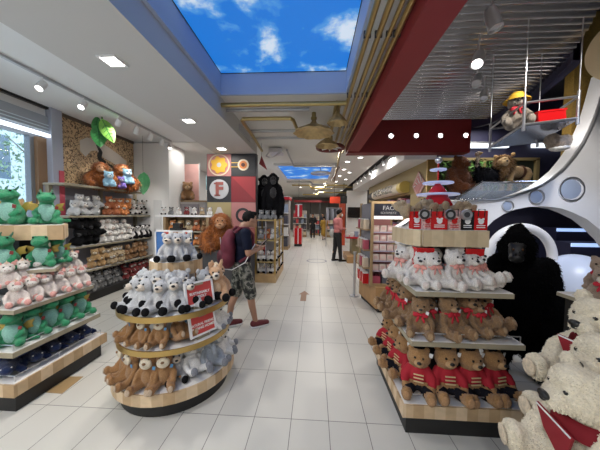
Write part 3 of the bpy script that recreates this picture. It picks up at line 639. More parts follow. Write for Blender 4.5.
# hanging platform
t = thing('hanging_platform', 'silver railed glass platform hung on rods from the corrugated ceiling', 'hanging platform', (2.65,3.3,2.65))
P = {'a':(2.345,3.0),'b':(2.915,3.0),'c':(2.40,3.62),'d':(3.02,3.62)}; zb = {'a':2.68,'b':2.745,'c':2.60,'d':2.66}
for k in 'abcd':
    x, y = P[k]; MB().cyl((x,y,0),.016,zb[k]-.07,zb[k]+.30,12).build('post', STEEL, t); MB().cyl((x,y,0),.006,zb[k]+.3,3.86,8).build('rod', STEEL, t)
for k, l in ('ab','ac','cd','bd'):
    mb = MB()
    for dz in (0.0,.24): mb.tube([(*P[k],zb[k]+dz),(*P[l],zb[l]+dz)],.013,8)
    mb.build('rail', STEEL, t)
mb = MB(); v = [mb.bm.verts.new((*P[k],zb[k]+d)) for d in (-.02,-.005) for k in 'abdc']
for q in ((0,1,2,3),(7,6,5,4),(0,4,5,1),(1,5,6,2),(2,6,7,3),(3,7,4,0)): mb.bm.faces.new([v[i] for i in q])
bmesh.ops.recalc_face_normals(mb.bm, faces=mb.bm.faces); mb.build('deck', mat('deck_mirror',(.35,.38,.48),.15,.6), t)
t = thing('gift_box', 'glossy red box lying on the hanging platform', 'box', (2.68,3.1,2.72))
MB().cbox((2.69,3.12,2.79),(.30,.14,.12),rot=(0,-.10,0)).build('body', REDGL, t, bevel=.008); MB().cbox((2.69,3.12,2.853),(.31,.15,.02),rot=(0,-.10,0)).build('lid', REDGL, t, bevel=.005)

# ------------------------------------------------------------------ tiered displays
def fascia(loop, z0, z1, seg, th=.025, mats=WOODS, seed=1):
    mb = MB(); rnd = random.Random(seed); last = -1; cen = sum((Vector((a,b)) for a,b in loop), Vector((0,0)))/len(loop)
    n = len(loop)
    for i in range(n):
        a, b = Vector(loop[i]), Vector(loop[(i+1)%n]); L = (b-a).length; k = max(1, round(L/seg)); d = (b-a)/k; nn = Vector((d.y,-d.x)).normalized()
        if nn.dot(a-cen) < 0: nn = -nn
        pv = (a-Vector(loop[i-1])).normalized()
        for j in range(k):
            p, q = a+d*j, a+d*(j+1)
            if j == 0 and pv.dot(d.normalized()) < .7: p = p+d.normalized()*th*1.02
            mi = rnd.choice([x for x in range(len(mats)) if x != last]); last = mi
            mb.prism([tuple(p),tuple(q),tuple(q-nn*th),tuple(p-nn*th)], z0, z1, mi=mi)
    return mb
def rect(x0,x1,y0,y1): return [(x0,y0),(x1,y0),(x1,y1),(x0,y1)]
def shelfboard(t, loop, z0, z1, name='shelf'):
    o = MB().prism(loop, z0, z1-.006).build(name, EDGE, t)
    c = sum((Vector(p) for p in loop), Vector((0,0)))/len(loop)
    MB().prism([tuple(c+(Vector(p)-c)*.985) for p in loop], z1-.006, z1).build('top', LAMW, o)
    return o
def lip(t, pts, z, posts):
    mb = MB(); mb.tube([(x,y,z+.05) for x,y in pts], .004, 6)
    for x,y in posts: mb.tube([(x,y,z),(x,y,z+.05)], .004, 6)
    mb.build('wire_rail', STEEL, t)
t = RD = thing('tiered_display', 'square tiered display stand of teddy bears on the right', 'display stand', (1.14,2.3,0))
MB().box(.71,1.57,1.86,2.74,0,.14).build('base', BLACK, t, bevel=.01)
L1 = rect(.675,1.60,1.83,2.78)
fascia(L1,.14,.237,.075,seed=2).build('wood_band', WOODS, t); MB().prism(rect(.69,1.585,1.845,2.765),.15,.24).build('tray', LAMW, t)
shelfboard(t, rect(.745,1.57,1.89,2.72), .655,.697); shelfboard(t, rect(.79,1.52,1.95,2.66), 1.02,1.062)
MB().box(.98,1.34,2.25,2.66,.24,1.40).build('core', BLACK, t)
fascia([(.875,2.10),(1.42,2.10),(1.42,2.62),(.805,2.62),(.805,2.22)],1.39,1.525,.085,seed=5,mats=[mat('pale_wood_a',(.62,.50,.32),.5,var=.08,vs=14),mat('pale_wood_b',(.54,.42,.26),.5,var=.08,vs=14)]).build('top_band', [bpy.data.materials['pale_wood_a'],bpy.data.materials['pale_wood_b']], t)
MB().prism([(.885,2.115),(1.41,2.115),(1.41,2.61),(.82,2.61),(.82,2.23)],1.40,1.528).build('top_tray', LAMW, t)
lip(t,[(.72,2.7),(.72,1.88),(1.56,1.88)],.24,[(.72,1.88),(.72,2.3),(1.14,1.88),(1.56,1.88)])
lip(t,[(.77,2.7),(.77,1.915),(1.55,1.915)],.697,[(.77,1.915),(1.55,1.915),(1.2,1.915)])
# dragon table
t = thing('tiered_display', 'long wood banded tiered display stand of green dragons on the left', 'display stand', (-2.9,2.25,0))
MB().box(-3.4,-2.43,1.84,2.66,0,.15).build('base', BLACK, t, bevel=.008)
fascia(rect(-3.45,-2.39,1.80,2.70),.145,.248,.10,seed=4).build('wood_band', WOODS, t); MB().box(-3.43,-2.405,1.815,2.685,.155,.251).build('tray', LAMW, t)
shelfboard(t, rect(-3.4,-2.40,1.81,2.63), .465,.512); shelfboard(t, rect(-3.38,-2.44,1.86,2.60), .80,.838)
shelfboard(t, [(-3.35,1.75),(-2.78,1.97),(-2.44,2.2),(-2.66,2.50),(-3.35,2.62)], 1.08,1.115)
TB = [(-3.35,1.93),(-2.44,2.28),(-2.72,2.60),(-3.35,2.50)]
fascia(TB,1.375,1.515,.12,seed=9).build('top_band', WOODS, t); MB().prism([(-3.33,1.95),(-2.46,2.285),(-2.73,2.58),(-3.33,2.48)],1.385,1.518).build('top_tray', LAMW, t)
MB().box(-3.1,-2.80,2.20,2.45,.25,1.38).build('core', BLACK, t)
lip(t,[(-3.4,1.84),(-2.43,1.84),(-2.43,2.66)],.25,[(-2.43,1.84),(-2.43,2.66),(-2.43,2.2)])
lip(t,[(-3.4,1.835),(-2.425,1.835),(-2.425,2.6)],.51,[(-2.425,1.835),(-2.425,2.6)])
# round display
RCX, RCY = -1.33, 2.33
t = thing('tiered_display', 'round tiered display stand of monkeys and grey plush', 'display stand', (RCX,RCY,0))
def circ(r, n=48): return [(RCX+r*math.cos(k*2*PI/n), RCY+r*math.sin(k*2*PI/n)) for k in range(n)]
MB().cyl((RCX,RCY,0),.47,0,.14,56).build('base', BLACK, t)
fascia(circ(.535,40),.13,.225,.08,seed=3).build('wood_band', WOODS, t); MB().cyl((RCX,RCY,0),.52,.14,.228,56).build('tray', LAMW, t)
for z0,z1,r in ((.505,.55,.492),(.775,.822,.488)):
    o = MB().lathe([(r-.02,z0),(r,z0),(r,z1),(r-.012,z1),(r-.012,z0+.01),(r-.02,z0)],(RCX,RCY,0),64).build('shelf', GOLDM, t); MB().cyl((RCX,RCY,0),r-.011,z0+.005,z1-.004,64).build('top', LAMW, o)
fascia(circ(.232,32),1.085,1.205,.09,seed=6).build('top_band', WOODS, t); MB().cyl((RCX,RCY,0),.226,1.09,1.208,48).build('top_tray', LAMW, t)
MB().cyl((RCX,RCY,0),.16,.22,1.09,32).build('core', mat('core_white',(.5,.5,.5),.6), t)
def onround(az, r, z):  # azimuth from the centre, 0 = towards the viewer's place
    d0 = math.atan2(-RCY, -RCX); a = d0+R(az); return (RCX+r*math.cos(a), RCY+r*math.sin(a), z), a+PI/2
def frame_sign(az, r, z, lab, l1, l2, w=.265, h=.20):
    (x,y,z), rz = onround(az, r, z)
    t = local('sign_stand', lab, 'sign', 'red signs in white frames on the round display')
    mb = MB(); e = .016
    mb.box(-w/2,w/2,-.012,.012,h-e,h); mb.box(-w/2,w/2,-.012,.012,0,e); mb.box(-w/2,-w/2+e,-.012,.012,e,h-e); mb.box(w/2-e,w/2,-.012,.012,e,h-e); mb.build('frame', WHITE, t, bevel=.002)
    MB().box(-w/2+e,w/2-e,-.004,.004,e,h-e).build('card', mat('sign_red',(.62,.075,.07),.5) if 'sign_red' not in bpy.data.materials else bpy.data.materials['sign_red'], t)
    mb = MB(); mb.box(-.035,.035,-.014,.0,h-.034,h-.014); mb.build('clip', EDGE, t)
    text('lettering', l1, .030, (0,-.006,h*.50), (PI/2,0,0), TEXTW, t, .0006, bold=.001); text('lettering', l2, .030, (0,-.006,h*.50-.032), (PI/2,0,0), TEXTW, t, .0006, bold=.001)
    mb = MB(); mb.box(-.06,.06,.01,.05,-.03,.0); mb.cbox((0,.03,.02),(.1,.03,.06)); mb.build('foot', EDGE, t)
    t.location = (x,y,z+.03); t.rotation_euler = (R(-12), 0, rz)
    return t
frame_sign(26,.42,.822,'red SUSTAINABLY CUDDLY sign in a white frame on the upper gold shelf','SUSTAINABLY','CUDDLY')
frame_sign(29,.43,.55,'red NATURAL FRIENDS sign in a white frame on the lower gold shelf','NATURAL FRIENDS','FINDING HOMES',.255,.19)
# left wall shelving: uprights and four shelves
t = thing('wall_shelving', 'grey backed wall shelving below the leopard print wall', 'shelving', (-4.3,4.9,0))
MB().box(-4.5,-4.46,3.9,6.0,0,2.08).build('back_panel', GREYP, t)
MB().box(-4.46,-4.08,3.86,5.98,0,.16).build('base', BLACK, t)
def wsh(z, y0, y1, x1=-4.08):
    o = MB().box(-4.46,x1,y0,y1,z-.035,z-.004).build('shelf', EDGE, t); MB().box(-4.45,x1-.01,y0+.01,y1-.01,z-.004,z).build('top', LAMW, o)
wsh(2.12,3.86,5.75); wsh(1.58,3.92,5.98); wsh(1.04,4.0,5.98); wsh(.60,4.2,5.98,-4.02)
MB().box(-4.46,-4.05,3.9,5.98,.16,.19).build('bottom_shelf', DARK, t)
for y in (3.93,4.93,5.92): MB().box(-4.46,-4.40,y-.03,y+.03,.16,2.09).build('upright', EDGE, t)
# hanging leaves
LEAF = mat('leaf_green', (.05,.28,.07), .45, var=.35, vs=6); LEAFD = mat('leaf_vein', (.02,.16,.04), .5); LEAFLIT = mat('leaf_lit', (.22,.50,.08), .45, var=.3, vs=6)  # lime copy of the green paints strong spotlight onto one leaf
def leaf(t, c, L, W, rot, m, nm='leaf'):
    mb = MB(); n = 10; rows = []
    q = Euler(rot).to_matrix()
    for i in range(n+1):
        u = i/n; wd = W*math.sin(PI*u**.8)**.8*(1 if i not in (0,n) else .02); zc = L*(.5-u); bend = -.25*L*(u-.4)**2
        rows.append([mb.bm.verts.new(Vector(c)+q@Vector((x*wd, bend+.12*abs(x)*wd+e, zc))) for e in (0,.006) for x in (-1,-.5,0,.5,1)])
    for A, B in zip(rows, rows[1:]):
        for s in (0,5):
            for k in range(4): mb.bm.faces.new((A[s+k],A[s+k+1],B[s+k+1],B[s+k]))
        mb.bm.faces.new((A[0],B[0],B[5],A[5])); mb.bm.faces.new((A[4],A[9],B[9],B[4]))
    bmesh.ops.recalc_face_normals(mb.bm, faces=mb.bm.faces)
    o = mb.build(nm, m, t, 50)
    vb = MB(); vb.tube([tuple(Vector(c)+q@Vector((0,-.25*L*(u-.4)**2-.006,L*(.5-u)))) for u in (.05,.3,.6,.9)], .006, 6)
    for u in (.25,.4,.55,.7):
        for s in (-1,1): vb.tube([tuple(Vector(c)+q@Vector((0,-.25*L*(u-.4)**2-.006,L*(.5-u)))), tuple(Vector(c)+q@Vector((s*W*.6,-.01,L*(.5-u-.12))))], .004, 5)
    vb.build('vein', LEAFD, o)
t = thing('hanging_leaves', 'bunch of three big green leaves hanging from the ceiling before the leopard wall', 'leaf decoration', (-3.9,4.42,3.3))
leaf(t,(-4.02,4.42,3.22),.36,.07,(0,.15,.7),LEAF); leaf(t,(-3.79,4.42,3.12),.44,.11,(0,-.4,.7),LEAFLIT); leaf(t,(-3.95,4.40,3.02),.40,.12,(0,-.1,.7),LEAF)
MB().tube([(-3.9,4.42,3.38),(-3.9,4.42,3.25)],.012).build('stem', LEAFD, t)
t = thing('leaf_decal', 'single dark green leaf cutout beside the shelving', 'leaf decoration', (-3.98,5.55,2.0))
leaf(t,(-3.90,5.50,2.30),.52,.13,(0,.05,.7),mat('leaf_deep',(.02,.13,.045),.5,var=.4,vs=6)); MB().tube([(-3.92,5.52,2.55),(-3.92,5.52,3.38)],.003,5).build('cord', DARK, t)
# ------------------------------------------------------------------ plush prototypes (unit height, facing -Y, sitting on z = 0)
EYE = BLK
def sit(name, cat, col, muz=None, ear='round', earc=None, foot=None, belly=None, fat=1., arm=None, nose=NOSE, headr=(.21,.19,.20), pad=None, legw=1., vox=.028, jit=.012, mzr=(.10,.10,.08), hz=.74, eyes=True, hairy=None, arms='down', pose='sit'):
    t = local(name, '', cat)
    f = fat; m = fur(col)
    pr = [('e',(0,0,.30),(.22*f,.19*f,.30)),('e',(0,0,.48),(.15*f,.13*f,.15)),('e',(0,-.03,hz),headr)]
    for s in (-1,1):
        if arms == 'down': pr.append(('l',[((s*.17*f,-.02,.50),.085),((s*.27*f,-.10,.36),.08),((s*.27*f,-.22,.20),.075)]))
        else: pr.append(('l',[((s*.17*f,-.02,.50),.085),((s*.22*f,-.16,.42),.08),((s*.12*f,-.26,.40),.075)]))
        if pose == 'sit': pr.append(('l',[((s*.13,-.05,.12),.12*legw),((s*.20,-.26,.115),.11*legw),((s*.23,-.42,.11),.10*legw)]))
        else: pr.append(('l',[((s*.12,0,.2),.12*legw),((s*.14,-.02,.08),.11*legw)]))
        if ear == 'round' and earc is None: pr.append(('e',(s*.16,.0,hz+.17),(.075,.045,.08)))
    if foot is None and pose == 'sit':
        for s in (-1,1): pr.append(('e',(s*.235,-.46,.135),(.10*legw,.085,.135*legw)))
    body = blob('body', pr, m, t, vox, 3, jit, 30)
    if foot is not None:
        for s in (-1,1):
            if pose == 'sit': blob('foot', [('e',(s*.235,-.47,.125),(.105*legw,.10,.125*legw))], foot, t, .028, 2)
            else: ep('foot',(s*.14,-.07,.05),(.10,.15,.06),foot,t)
    ec = earc if earc is not None else m
    hx = headr[0]
    for s in (-1,1):
        if ear == 'round' and earc is not None: ep('ear',(s*hx*.85,.0,hz+.16),(.08,.04,.085),ec,t)
        if ear == 'inner': ep('ear',(s*hx*.8,-.01,hz+.16),(.085,.045,.09),ec,t)
        if ear == 'floppy': ep('ear',(s*(hx+.04),.0,hz+.02),(.06,.04,.14),ec,t,(0,s*-.35,0))
        if ear == 'flat': ep('ear',(s*(hx+.06),.02,hz+.08),(.12,.04,.07),ec,t,(0,s*.35,0))
        if ear == 'point': ep('ear',(s*hx*.65,.0,hz+.22),(.055,.03,.12),ec,t,(0,s*.25,0))
        if ear == 'big': ep('ear',(s*(hx+.12),.03,hz+.02),(.17,.035,.19),ec,t,(0,0,s*.2))
    if muz is not None: ep('muzzle',(0,-.03-headr[1]*.85,hz-.05),mzr,muz,t,sub=3)
    if nose is not None: ep('nose',(0,-.05-headr[1]*.85-mzr[1]*.85,hz-.015),(.050,.03,.036),nose,t)
    if eyes:
        for s in (-1,1): ep('eye',(s*.078,-.035-headr[1]*.86,hz+.055),(.028,.022,.030),EYE,t,sub=1)
    if belly is not None: ep('belly',(0,-.11*f,.30),(.155*f,.10*f,.21),belly,t,sub=3)
    if pad is not None and pose == 'sit':
        for s in (-1,1): ep('foot_pad',(s*.24,-.545,.14),(.068,.014,.09),pad,t)
    return t
def bow(t, m, z=.555, y=-.17, s=1.):
    mb = MB()
    for k in (-1,1):
        mb.ell((k*.085*s,y-.02,z),(.085*s,.03,.055*s),(0,k*.3,0)); mb.ell((k*.06*s,y-.035,z-.10*s),(.028*s,.015,.09*s),(0,k*-.35,0))
    mb.ell((0,y-.04,z),(.03*s,.03*s,.035*s)); mb.build('bow', m, t, 180)
    MB().tube([(.165*s*math.cos(a),.01+.15*s*math.sin(a),z+.01) for a in [k*2*PI/20 for k in range(20)]],.022,6,closed=True).build('ribbon', m, t, 180)
def swingtag(t, c=(.16,-.2,.62), m=WHITE):
    MB().cbox(c,(.075,.012,.10),rot=(.2,.2,.2)).build('swing_tag', m, t)
def mul(c, k): return tuple(x*k for x in c)
CREAM = fur((.70,.62,.48)); PINKF = fur((.72,.36,.32)); WHF = fur((.78,.75,.70)); GRYF = fur((.36,.37,.39)); TANF = fur((.50,.31,.14)); TEALF = fur((.28,.55,.46))
P = {}
# teddy with red bow
t = sit('teddy_bear','plush toy',(.27,.16,.08),fur((.38,.24,.13)),'round',pad=fur((.40,.26,.14)),headr=(.235,.21,.215),legw=1.1,jit=.03); bow(t, REDC, s=1.15); swingtag(t); P['teddy'] = t
# white bear with pink bow
t = sit('teddy_bear','plush toy',(.76,.72,.66),fur((.80,.76,.70)),'round',pad=fur((.70,.60,.54)),headr=(.235,.21,.215),legw=1.1); bow(t, PINKC, s=1.1); P['polar'] = t
REDJ = mat('tunic_red', (.36,.010,.022), .85)
# toy soldier bear: red tunic, black trousers, tall black hat
t = sit('teddy_bear','plush toy',(.36,.20,.085),fur((.50,.31,.15)),'round',pad=fur((.44,.25,.12)),legw=1.1,headr=(.245,.215,.22),hz=.76)
jk = blob('tunic',[('e',(0,0,.37),(.235,.205,.22)),('e',(0,0,.49),(.18,.16,.14))]+[('l',[((s*.16,-.02,.50),.105),((s*.275,-.10,.37),.10),((s*.275,-.165,.285),.095)]) for s in (-1,1)],REDJ,t,.028,2)
for k in range(3): MB().cbox((0,-.212,.30+k*.075),(.20,.02,.022)).build('braid', mat('gold_braid',(.75,.62,.35),.4,.3) if 'gold_braid' not in bpy.data.materials else bpy.data.materials['gold_braid'], jk)
for s in (-1,1): MB().lathe([(.088,-.02),(.094,0),(.088,.02)],(s*.272,-.18,.265),14,rot=(.7,0,0)).build('cuff', BLK, t)
blob('trousers',[('e',(0,0,.16),(.23,.20,.13))]+[('l',[((s*.13,-.05,.12),.13),((s*.20,-.28,.12),.125)]) for s in (-1,1)],fur((.015,.015,.02)),t,.028,2)
MB().lathe([(.0,.86),(.11,.87),(.14,.92),(.145,1.02),(.12,1.08),(.06,1.11),(0,1.12)],(0,.05,0),24).build('hat', FELTBLK, t, 60)
swingtag(t,(.24,-.08,.86)); P['soldier'] = t
# monkey
t = sit('plush_monkey','plush toy',(.34,.18,.075),CREAM,'flat',earc=fur((.62,.48,.34)),pad=fur((.55,.42,.30)),mzr=(.165,.085,.145),nose=fur((.25,.14,.07)),belly=fur((.36,.20,.09)),fat=.95)
MB().tube([(.05,.2,.08),(.25,.25,.08),(.38,.1,.1),(.40,-.1,.2)],[.04,.035,.03,.03]).build('tail',fur((.34,.18,.075)),t); swingtag(t,(.2,-.16,.56),mat('tag_blue',(.10,.28,.50),.5)); P['monkey'] = t
# grey long-nosed plush with black feet
t = sit('plush_mouse','plush toy',(.52,.53,.54),fur((.72,.63,.52)),'round',earc=fur((.60,.60,.60)),foot=FELTBLK,belly=fur((.62,.62,.62)),mzr=(.12,.15,.10),fat=.95)
for s in (-1,1): ep('paw',(s*.265,-.24,.17),(.07,.08,.07),fur((.60,.60,.61)),t)
P['mouse'] = t
# peach horse
t = sit('plush_horse','plush toy',(.62,.38,.22),fur((.78,.70,.60)),'point',foot=FELTBLK,mzr=(.10,.16,.11),belly=fur((.70,.50,.33)))
ep('mane',(0,.07,.86),(.06,.16,.14),fur((.75,.60,.42)),t); P['horse'] = t
# white lamb, grey face feet
t = sit('plush_lamb','plush toy',(.82,.82,.81),fur((.80,.78,.74)),'floppy',earc=fur((.50,.52,.56)),foot=fur((.22,.23,.26)),belly=fur((.82,.81,.79)),jit=.03,fat=1.1); P['lamb'] = t
# grey elephant
t = sit('plush_elephant','plush toy',(.36,.40,.45),None,'big',earc=fur((.42,.46,.51)),foot=fur((.20,.21,.24)),nose=None,fat=1.1)
MB().tube([(0,-.18,.72),(0,-.29,.64),(0,-.33,.50),(0,-.36,.40)],[.08,.07,.055,.045]).build('trunk',fur((.36,.40,.45)),t,180); P['elephant'] = t
# green dragon
def dragon():
    t = local('plush_dragon','','plush toy'); G = (.035,.26,.12); m = fur(G)
    pr = [('e',(0,.02,.28),(.29,.23,.28)),('l',[((0,0,.42),.20),((0,-.02,.62),.16),((0,-.04,.76),.16)]),('e',(0,-.06,.82),(.22,.19,.15)),('e',(0,-.22,.78),(.185,.17,.125)),('e',(0,-.33,.765),(.165,.11,.10)),
          ('l',[((0,.15,.12),.14),((.25,.25,.10),.10),((.5,.15,.09),.05)])]
    for s in (-1,1):
        pr += [('l',[((s*.17,-.03,.44),.085),((s*.25,-.16,.34),.075),((s*.20,-.25,.27),.075)]),('l',[((s*.16,-.02,.14),.14),((s*.27,-.24,.11),.11)]),('e',(s*.28,-.32,.10),(.11,.13,.10)),('e',(s*.12,-.14,.92),(.07,.06,.06)),('e',(s*.075,-.40,.81),(.04,.035,.035))]
    blob('body', pr, m, t, .028, 3, .008, 30)
    ep('belly',(0,-.10,.36),(.205,.15,.29),TEALF,t,sub=3)
    for s in (-1,1):
        ep('eye',(s*.14,-.19,.925),(.028,.026,.03),EYE,t,sub=1)
        MB().tube([(s*.10,-.02,.93),(s*.13,.05,1.02),(s*.12,.10,1.08)],[.035,.025,.008],8).build('horn',fur((.04,.14,.08)),t)
        mb = MB(); mb.prism([(s*.05,.40),(s*.22,.62),(s*.40,.66),(s*.34,.52),(s*.38,.42),(s*.26,.40),(s*.22,.30)],.13,.17,'y'); mb.build('wing',mat('wing_gold',(.42,.30,.06),.5,.2) if 'wing_gold' not in bpy.data.materials else bpy.data.materials['wing_gold'],t,bevel=.01)
    mb = MB()
    for k in range(4): mb.ell((0,.11-.01*k,.50+k*.12),(.025,.05,.05))
    mb.build('crest',fur((.04,.14,.08)),t)
    swingtag(t,(.22,-.2,.50),mat('tag_dark_red',(.25,.03,.03),.5)); return t
P['dragon'] = dragon()
# pink and white unicorn
t = sit('plush_unicorn','plush toy',(.74,.67,.62),fur((.78,.74,.69)),'round',earc=PINKF,foot=PINKF,mzr=(.15,.11,.11),nose=None)
ep('mane',(0,.06,.88),(.09,.13,.11),fur((.72,.48,.43)),t)
MB().lathe([(.035,0),(.02,.07),(0,.14)],(0,-.12,.92),10,rot=(.3,0,0)).build('horn',fur((.78,.60,.42)),t)
mb = MB()
for s in (-1,1): mb.ell((s*.05,-.30,.68),(.014,.012,.016))
mb.build('nostril',fur((.35,.16,.14)),t); P['unicorn'] = t
# navy lying plush
def navy():
    t = local('plush_dragon','','plush toy'); m = fur((.016,.03,.095))
    blob('body',[('l',[((0,.3,.2),.14),((0,.05,.26),.22),((0,-.2,.24),.18),((0,-.36,.28),.15)]),('e',(0,-.5,.28),(.14,.16,.12)),('l',[((0,.3,.18),.13),((.12,.6,.10),.06)])]+[('l',[((s*.15,y,.2),.10),((s*.3,y-.1,.09),.09)]) for s in (-1,1) for y in (.15,-.2)],m,t,.03,3,.01,30)
    for s in (-1,1):
        ep('eye',(s*.10,-.56,.36),(.022,.022,.022),WHITE,t,sub=1)
        mb = MB(); mb.prism([(s*.08,.38),(s*.30,.60),(s*.46,.52),(s*.36,.44),(s*.2,.34)],.0,.05,'y'); mb.build('wing',fur((.03,.05,.16)),t,bevel=.01)
    ep('belly',(0,-.2,.12),(.12,.2,.08),fur((.10,.16,.30)),t); return t
P['navy'] = navy()
# orangutan
def orang(name='plush_orangutan', col=(.33,.105,.025), face=(.48,.26,.14), nf=2600):
    t = local(name,'','plush toy'); m = fur(col)
    pr = [('e',(0,0,.30),(.33,.24,.32)),('e',(0,-.03,.72),(.25,.22,.24))]
    for s in (-1,1): pr += [('l',[((s*.24,-.02,.52),.12),((s*.42,-.12,.32),.11),((s*.36,-.26,.14),.10)]),('l',[((s*.18,-.05,.13),.13),((s*.30,-.32,.11),.11)])]
    b = blob('body',pr,m,t,.028,3,.02,20); fleece(b,m,nf,.13,.012,3,.9,t)
    ep('face',(0,-.20,.70),(.15,.085,.16),fur(face),t,sub=3); ep('muzzle',(0,-.27,.63),(.11,.08,.08),fur(face),t,sub=3)
    for s in (-1,1): ep('eye',(s*.055,-.272,.755),(.02,.018,.022),EYE,t,sub=1)
    ep('nose',(0,-.34,.665),(.035,.015,.02),fur(mul(face,.4)),t); return t
P['orang'] = orang()
# simple shelf plush
def simple(key, name, col, muz=None, ear=None, foot=None, kind='sit', cat='plush toy', earc=None):
    t = local(name,'',cat); m = fur(col)
    pr = [('e',(0,0,.28),(.25,.22,.28)),('e',(0,-.08,.70),(.25,.23,.23))]
    for s in (-1,1): pr += [('l',[((s*.16,-.05,.12),.12),((s*.22,-.34,.11),.11)]),('l',[((s*.2,-.04,.42),.09),((s*.26,-.2,.25),.085)])]
    if earc is None:
        for s in (-1,1): pr.append(('e',(s*.18,-.04,.90),(.09,.05,.09)))
    blob('body',pr,m,t,.045,2,.015,25)
    if earc is not None:
        for s in (-1,1): ep('ear',(s*.19,-.04,.90),(.09,.05,.09),earc,t,sub=1)
    if muz is not None: ep('muzzle',(0,-.27,.63),(.14,.10,.11),muz,t)
    ep('nose',(0,-.37,.66),(.045,.03,.03),NOSE,t,sub=1)
    for s in (-1,1): ep('eye',(s*.09,-.30,.76),(.03,.025,.03),EYE,t,sub=1)
    if foot is not None:
        for s in (-1,1): ep('foot',(s*.22,-.40,.11),(.115,.10,.115),foot,t)
    P[key] = t; return t
simple('s_grey','plush_bunny',(.58,.59,.60),WHF); simple('s_rust','plush_fox',(.42,.14,.06),CREAM); simple('s_orange','plush_tiger',(.62,.24,.08),WHF)
simple('s_bw','plush_cow',(.70,.69,.67),fur((.72,.62,.58)),earc=FELTBLK,foot=FELTBLK); simple('s_black','plush_gorilla',(.012,.012,.013),fur((.05,.05,.055)))
simple('s_white','plush_lamb',(.72,.70,.67),fur((.70,.58,.53)),earc=fur((.30,.26,.25))); simple('s_tan','plush_lion',(.44,.28,.13),CREAM); simple('s_beige','plush_bear',(.42,.32,.20),fur((.48,.38,.26))); simple('s_spot','plush_leopard',(.42,.32,.20),WHF,earc=fur((.2,.13,.08)))
simple('s_dgrey','plush_raccoon',(.20,.20,.20),fur((.45,.44,.43)),earc=FELTBLK); simple('s_dred','plush_ladybird',(.20,.035,.035),fur((.5,.45,.42)),earc=FELTBLK); simple('s_brown','plush_bear',(.24,.13,.06),fur((.45,.30,.18)))
simple('s_blue','plush_monkey',(.30,.52,.68),fur((.62,.70,.74))); simple('s_violet','plush_monkey',(.18,.12,.42),fur((.55,.5,.7))); simple('s_mint','plush_bird',(.50,.66,.60),fur((.7,.72,.66))); simple('s_fox','plush_monkey',(.62,.16,.05),CREAM); simple('s_wolf','plush_wolf',(.25,.26,.28),fur((.5,.5,.5)),earc=fur((.14,.14,.15)))
# panda
t = sit('plush_panda','plush toy',(.74,.72,.70),None,'round',earc=FELTBLK,foot=FELTBLK,vox=.035)
blob('dark_fur',[('l',[((s*.17,-.02,.50),.10),((s*.27,-.10,.36),.095),((s*.27,-.22,.20),.09)]) for s in (-1,1)]+[('l',[((s*.13,-.05,.12),.135),((s*.23,-.42,.11),.115)]) for s in (-1,1)],FELTBLK,t,.035,2)
for s in (-1,1): ep('eye_patch',(s*.08,-.185,.79),(.05,.03,.055),FELTBLK,t)
P['panda'] = t

used = set()
def place(key, loc, rz=0, s=.36, label='', group=None, rx=0, ry=0, jit=True):
    if key in used: o = dup(P[key])
    else: o = P[key]; used.add(key)
    o.location = loc
    k = s*(random.uniform(.96,1.04) if jit else 1)
    o.scale = (k,k,k); o.rotation_euler = (rx, ry, rz+(random.uniform(-.14,.14) if jit else 0))
    o['label'] = label
    if group: o['group'] = group
    elif 'group' in o: del o['group']
    return o

# ---- right tiered display
G = 'soldier bears on the lowest tier'
for i,(x,y) in enumerate([(.845,1.99),(1.055,1.965),(1.24,1.99),(1.44,2.0)]):
    place('soldier',(x,y,.245),[-.25,.05,.15,.25][i],.36,'honey teddy bear in red soldier tunic, lowest tier front row, '+ORD[i]+' from the left',G,rx=[-.06,-.12,-.03,-.10][i])
for i,(x,y) in enumerate([(.80,2.22),(.80,2.42),(.80,2.62)]):
    place('soldier',(x,y,.245),-1.25,.35,'red tunic teddy bear facing the aisle, '+['nearest','middle','farthest'][i]+' along the lowest tier side',G,rx=-.08)
G = 'brown teddy bears on the middle tier'
for i,(x,y,rz,s,rx,ry) in enumerate([(.86,2.02,-.3,.30,-.05,0),(1.08,2.0,.2,.31,-.12,0),(1.24,2.08,.1,.33,-.1,.1),(1.40,2.02,.5,.32,-.75,.25)]):
    place('teddy',(x,y,.70),rz,s,['brown teddy bear with a red bow sitting at the middle tier corner','brown teddy bear with a red bow leaning, second along the middle tier front','brown teddy bear with a red bow sitting upright, third along the middle tier front','brown teddy bear lying back at the dark end of the middle tier'][i],G,rx=rx,ry=ry)
for i,(x,y,s) in enumerate([(.83,2.24,.33),(.83,2.42,.34),(.83,2.60,.34)]):
    place('teddy',(x,y,.70),-1.1,s,'red bow teddy bear facing the aisle, '+['nearest','middle','farthest'][i]+' along the middle tier side',G,rx=-.05)
for i,(x,y,rz,s,rx,lab) in enumerate([(.955,2.06,-.1,.29,-.3,'brown teddy bear squeezed between the corner bear and the leaning bear, middle tier'),(1.33,2.0,.3,.28,-.4,'brown teddy bear half lying before the dark end of the middle tier'),(1.47,2.16,.5,.33,-.3,'brown teddy bear in the far right corner of the middle tier')]): place('teddy',(x,y,.70),rz,s,lab,G,rx=rx)
for i,(x,y) in enumerate([(.98,2.20),(1.15,2.24)]):
    place('teddy',(x,y,.72),.1,.33,'brown teddy bear tucked in the back row of the middle tier, '+['nearer the corner','nearer the dark end'][i],G)
G = 'white bears on the upper tier'
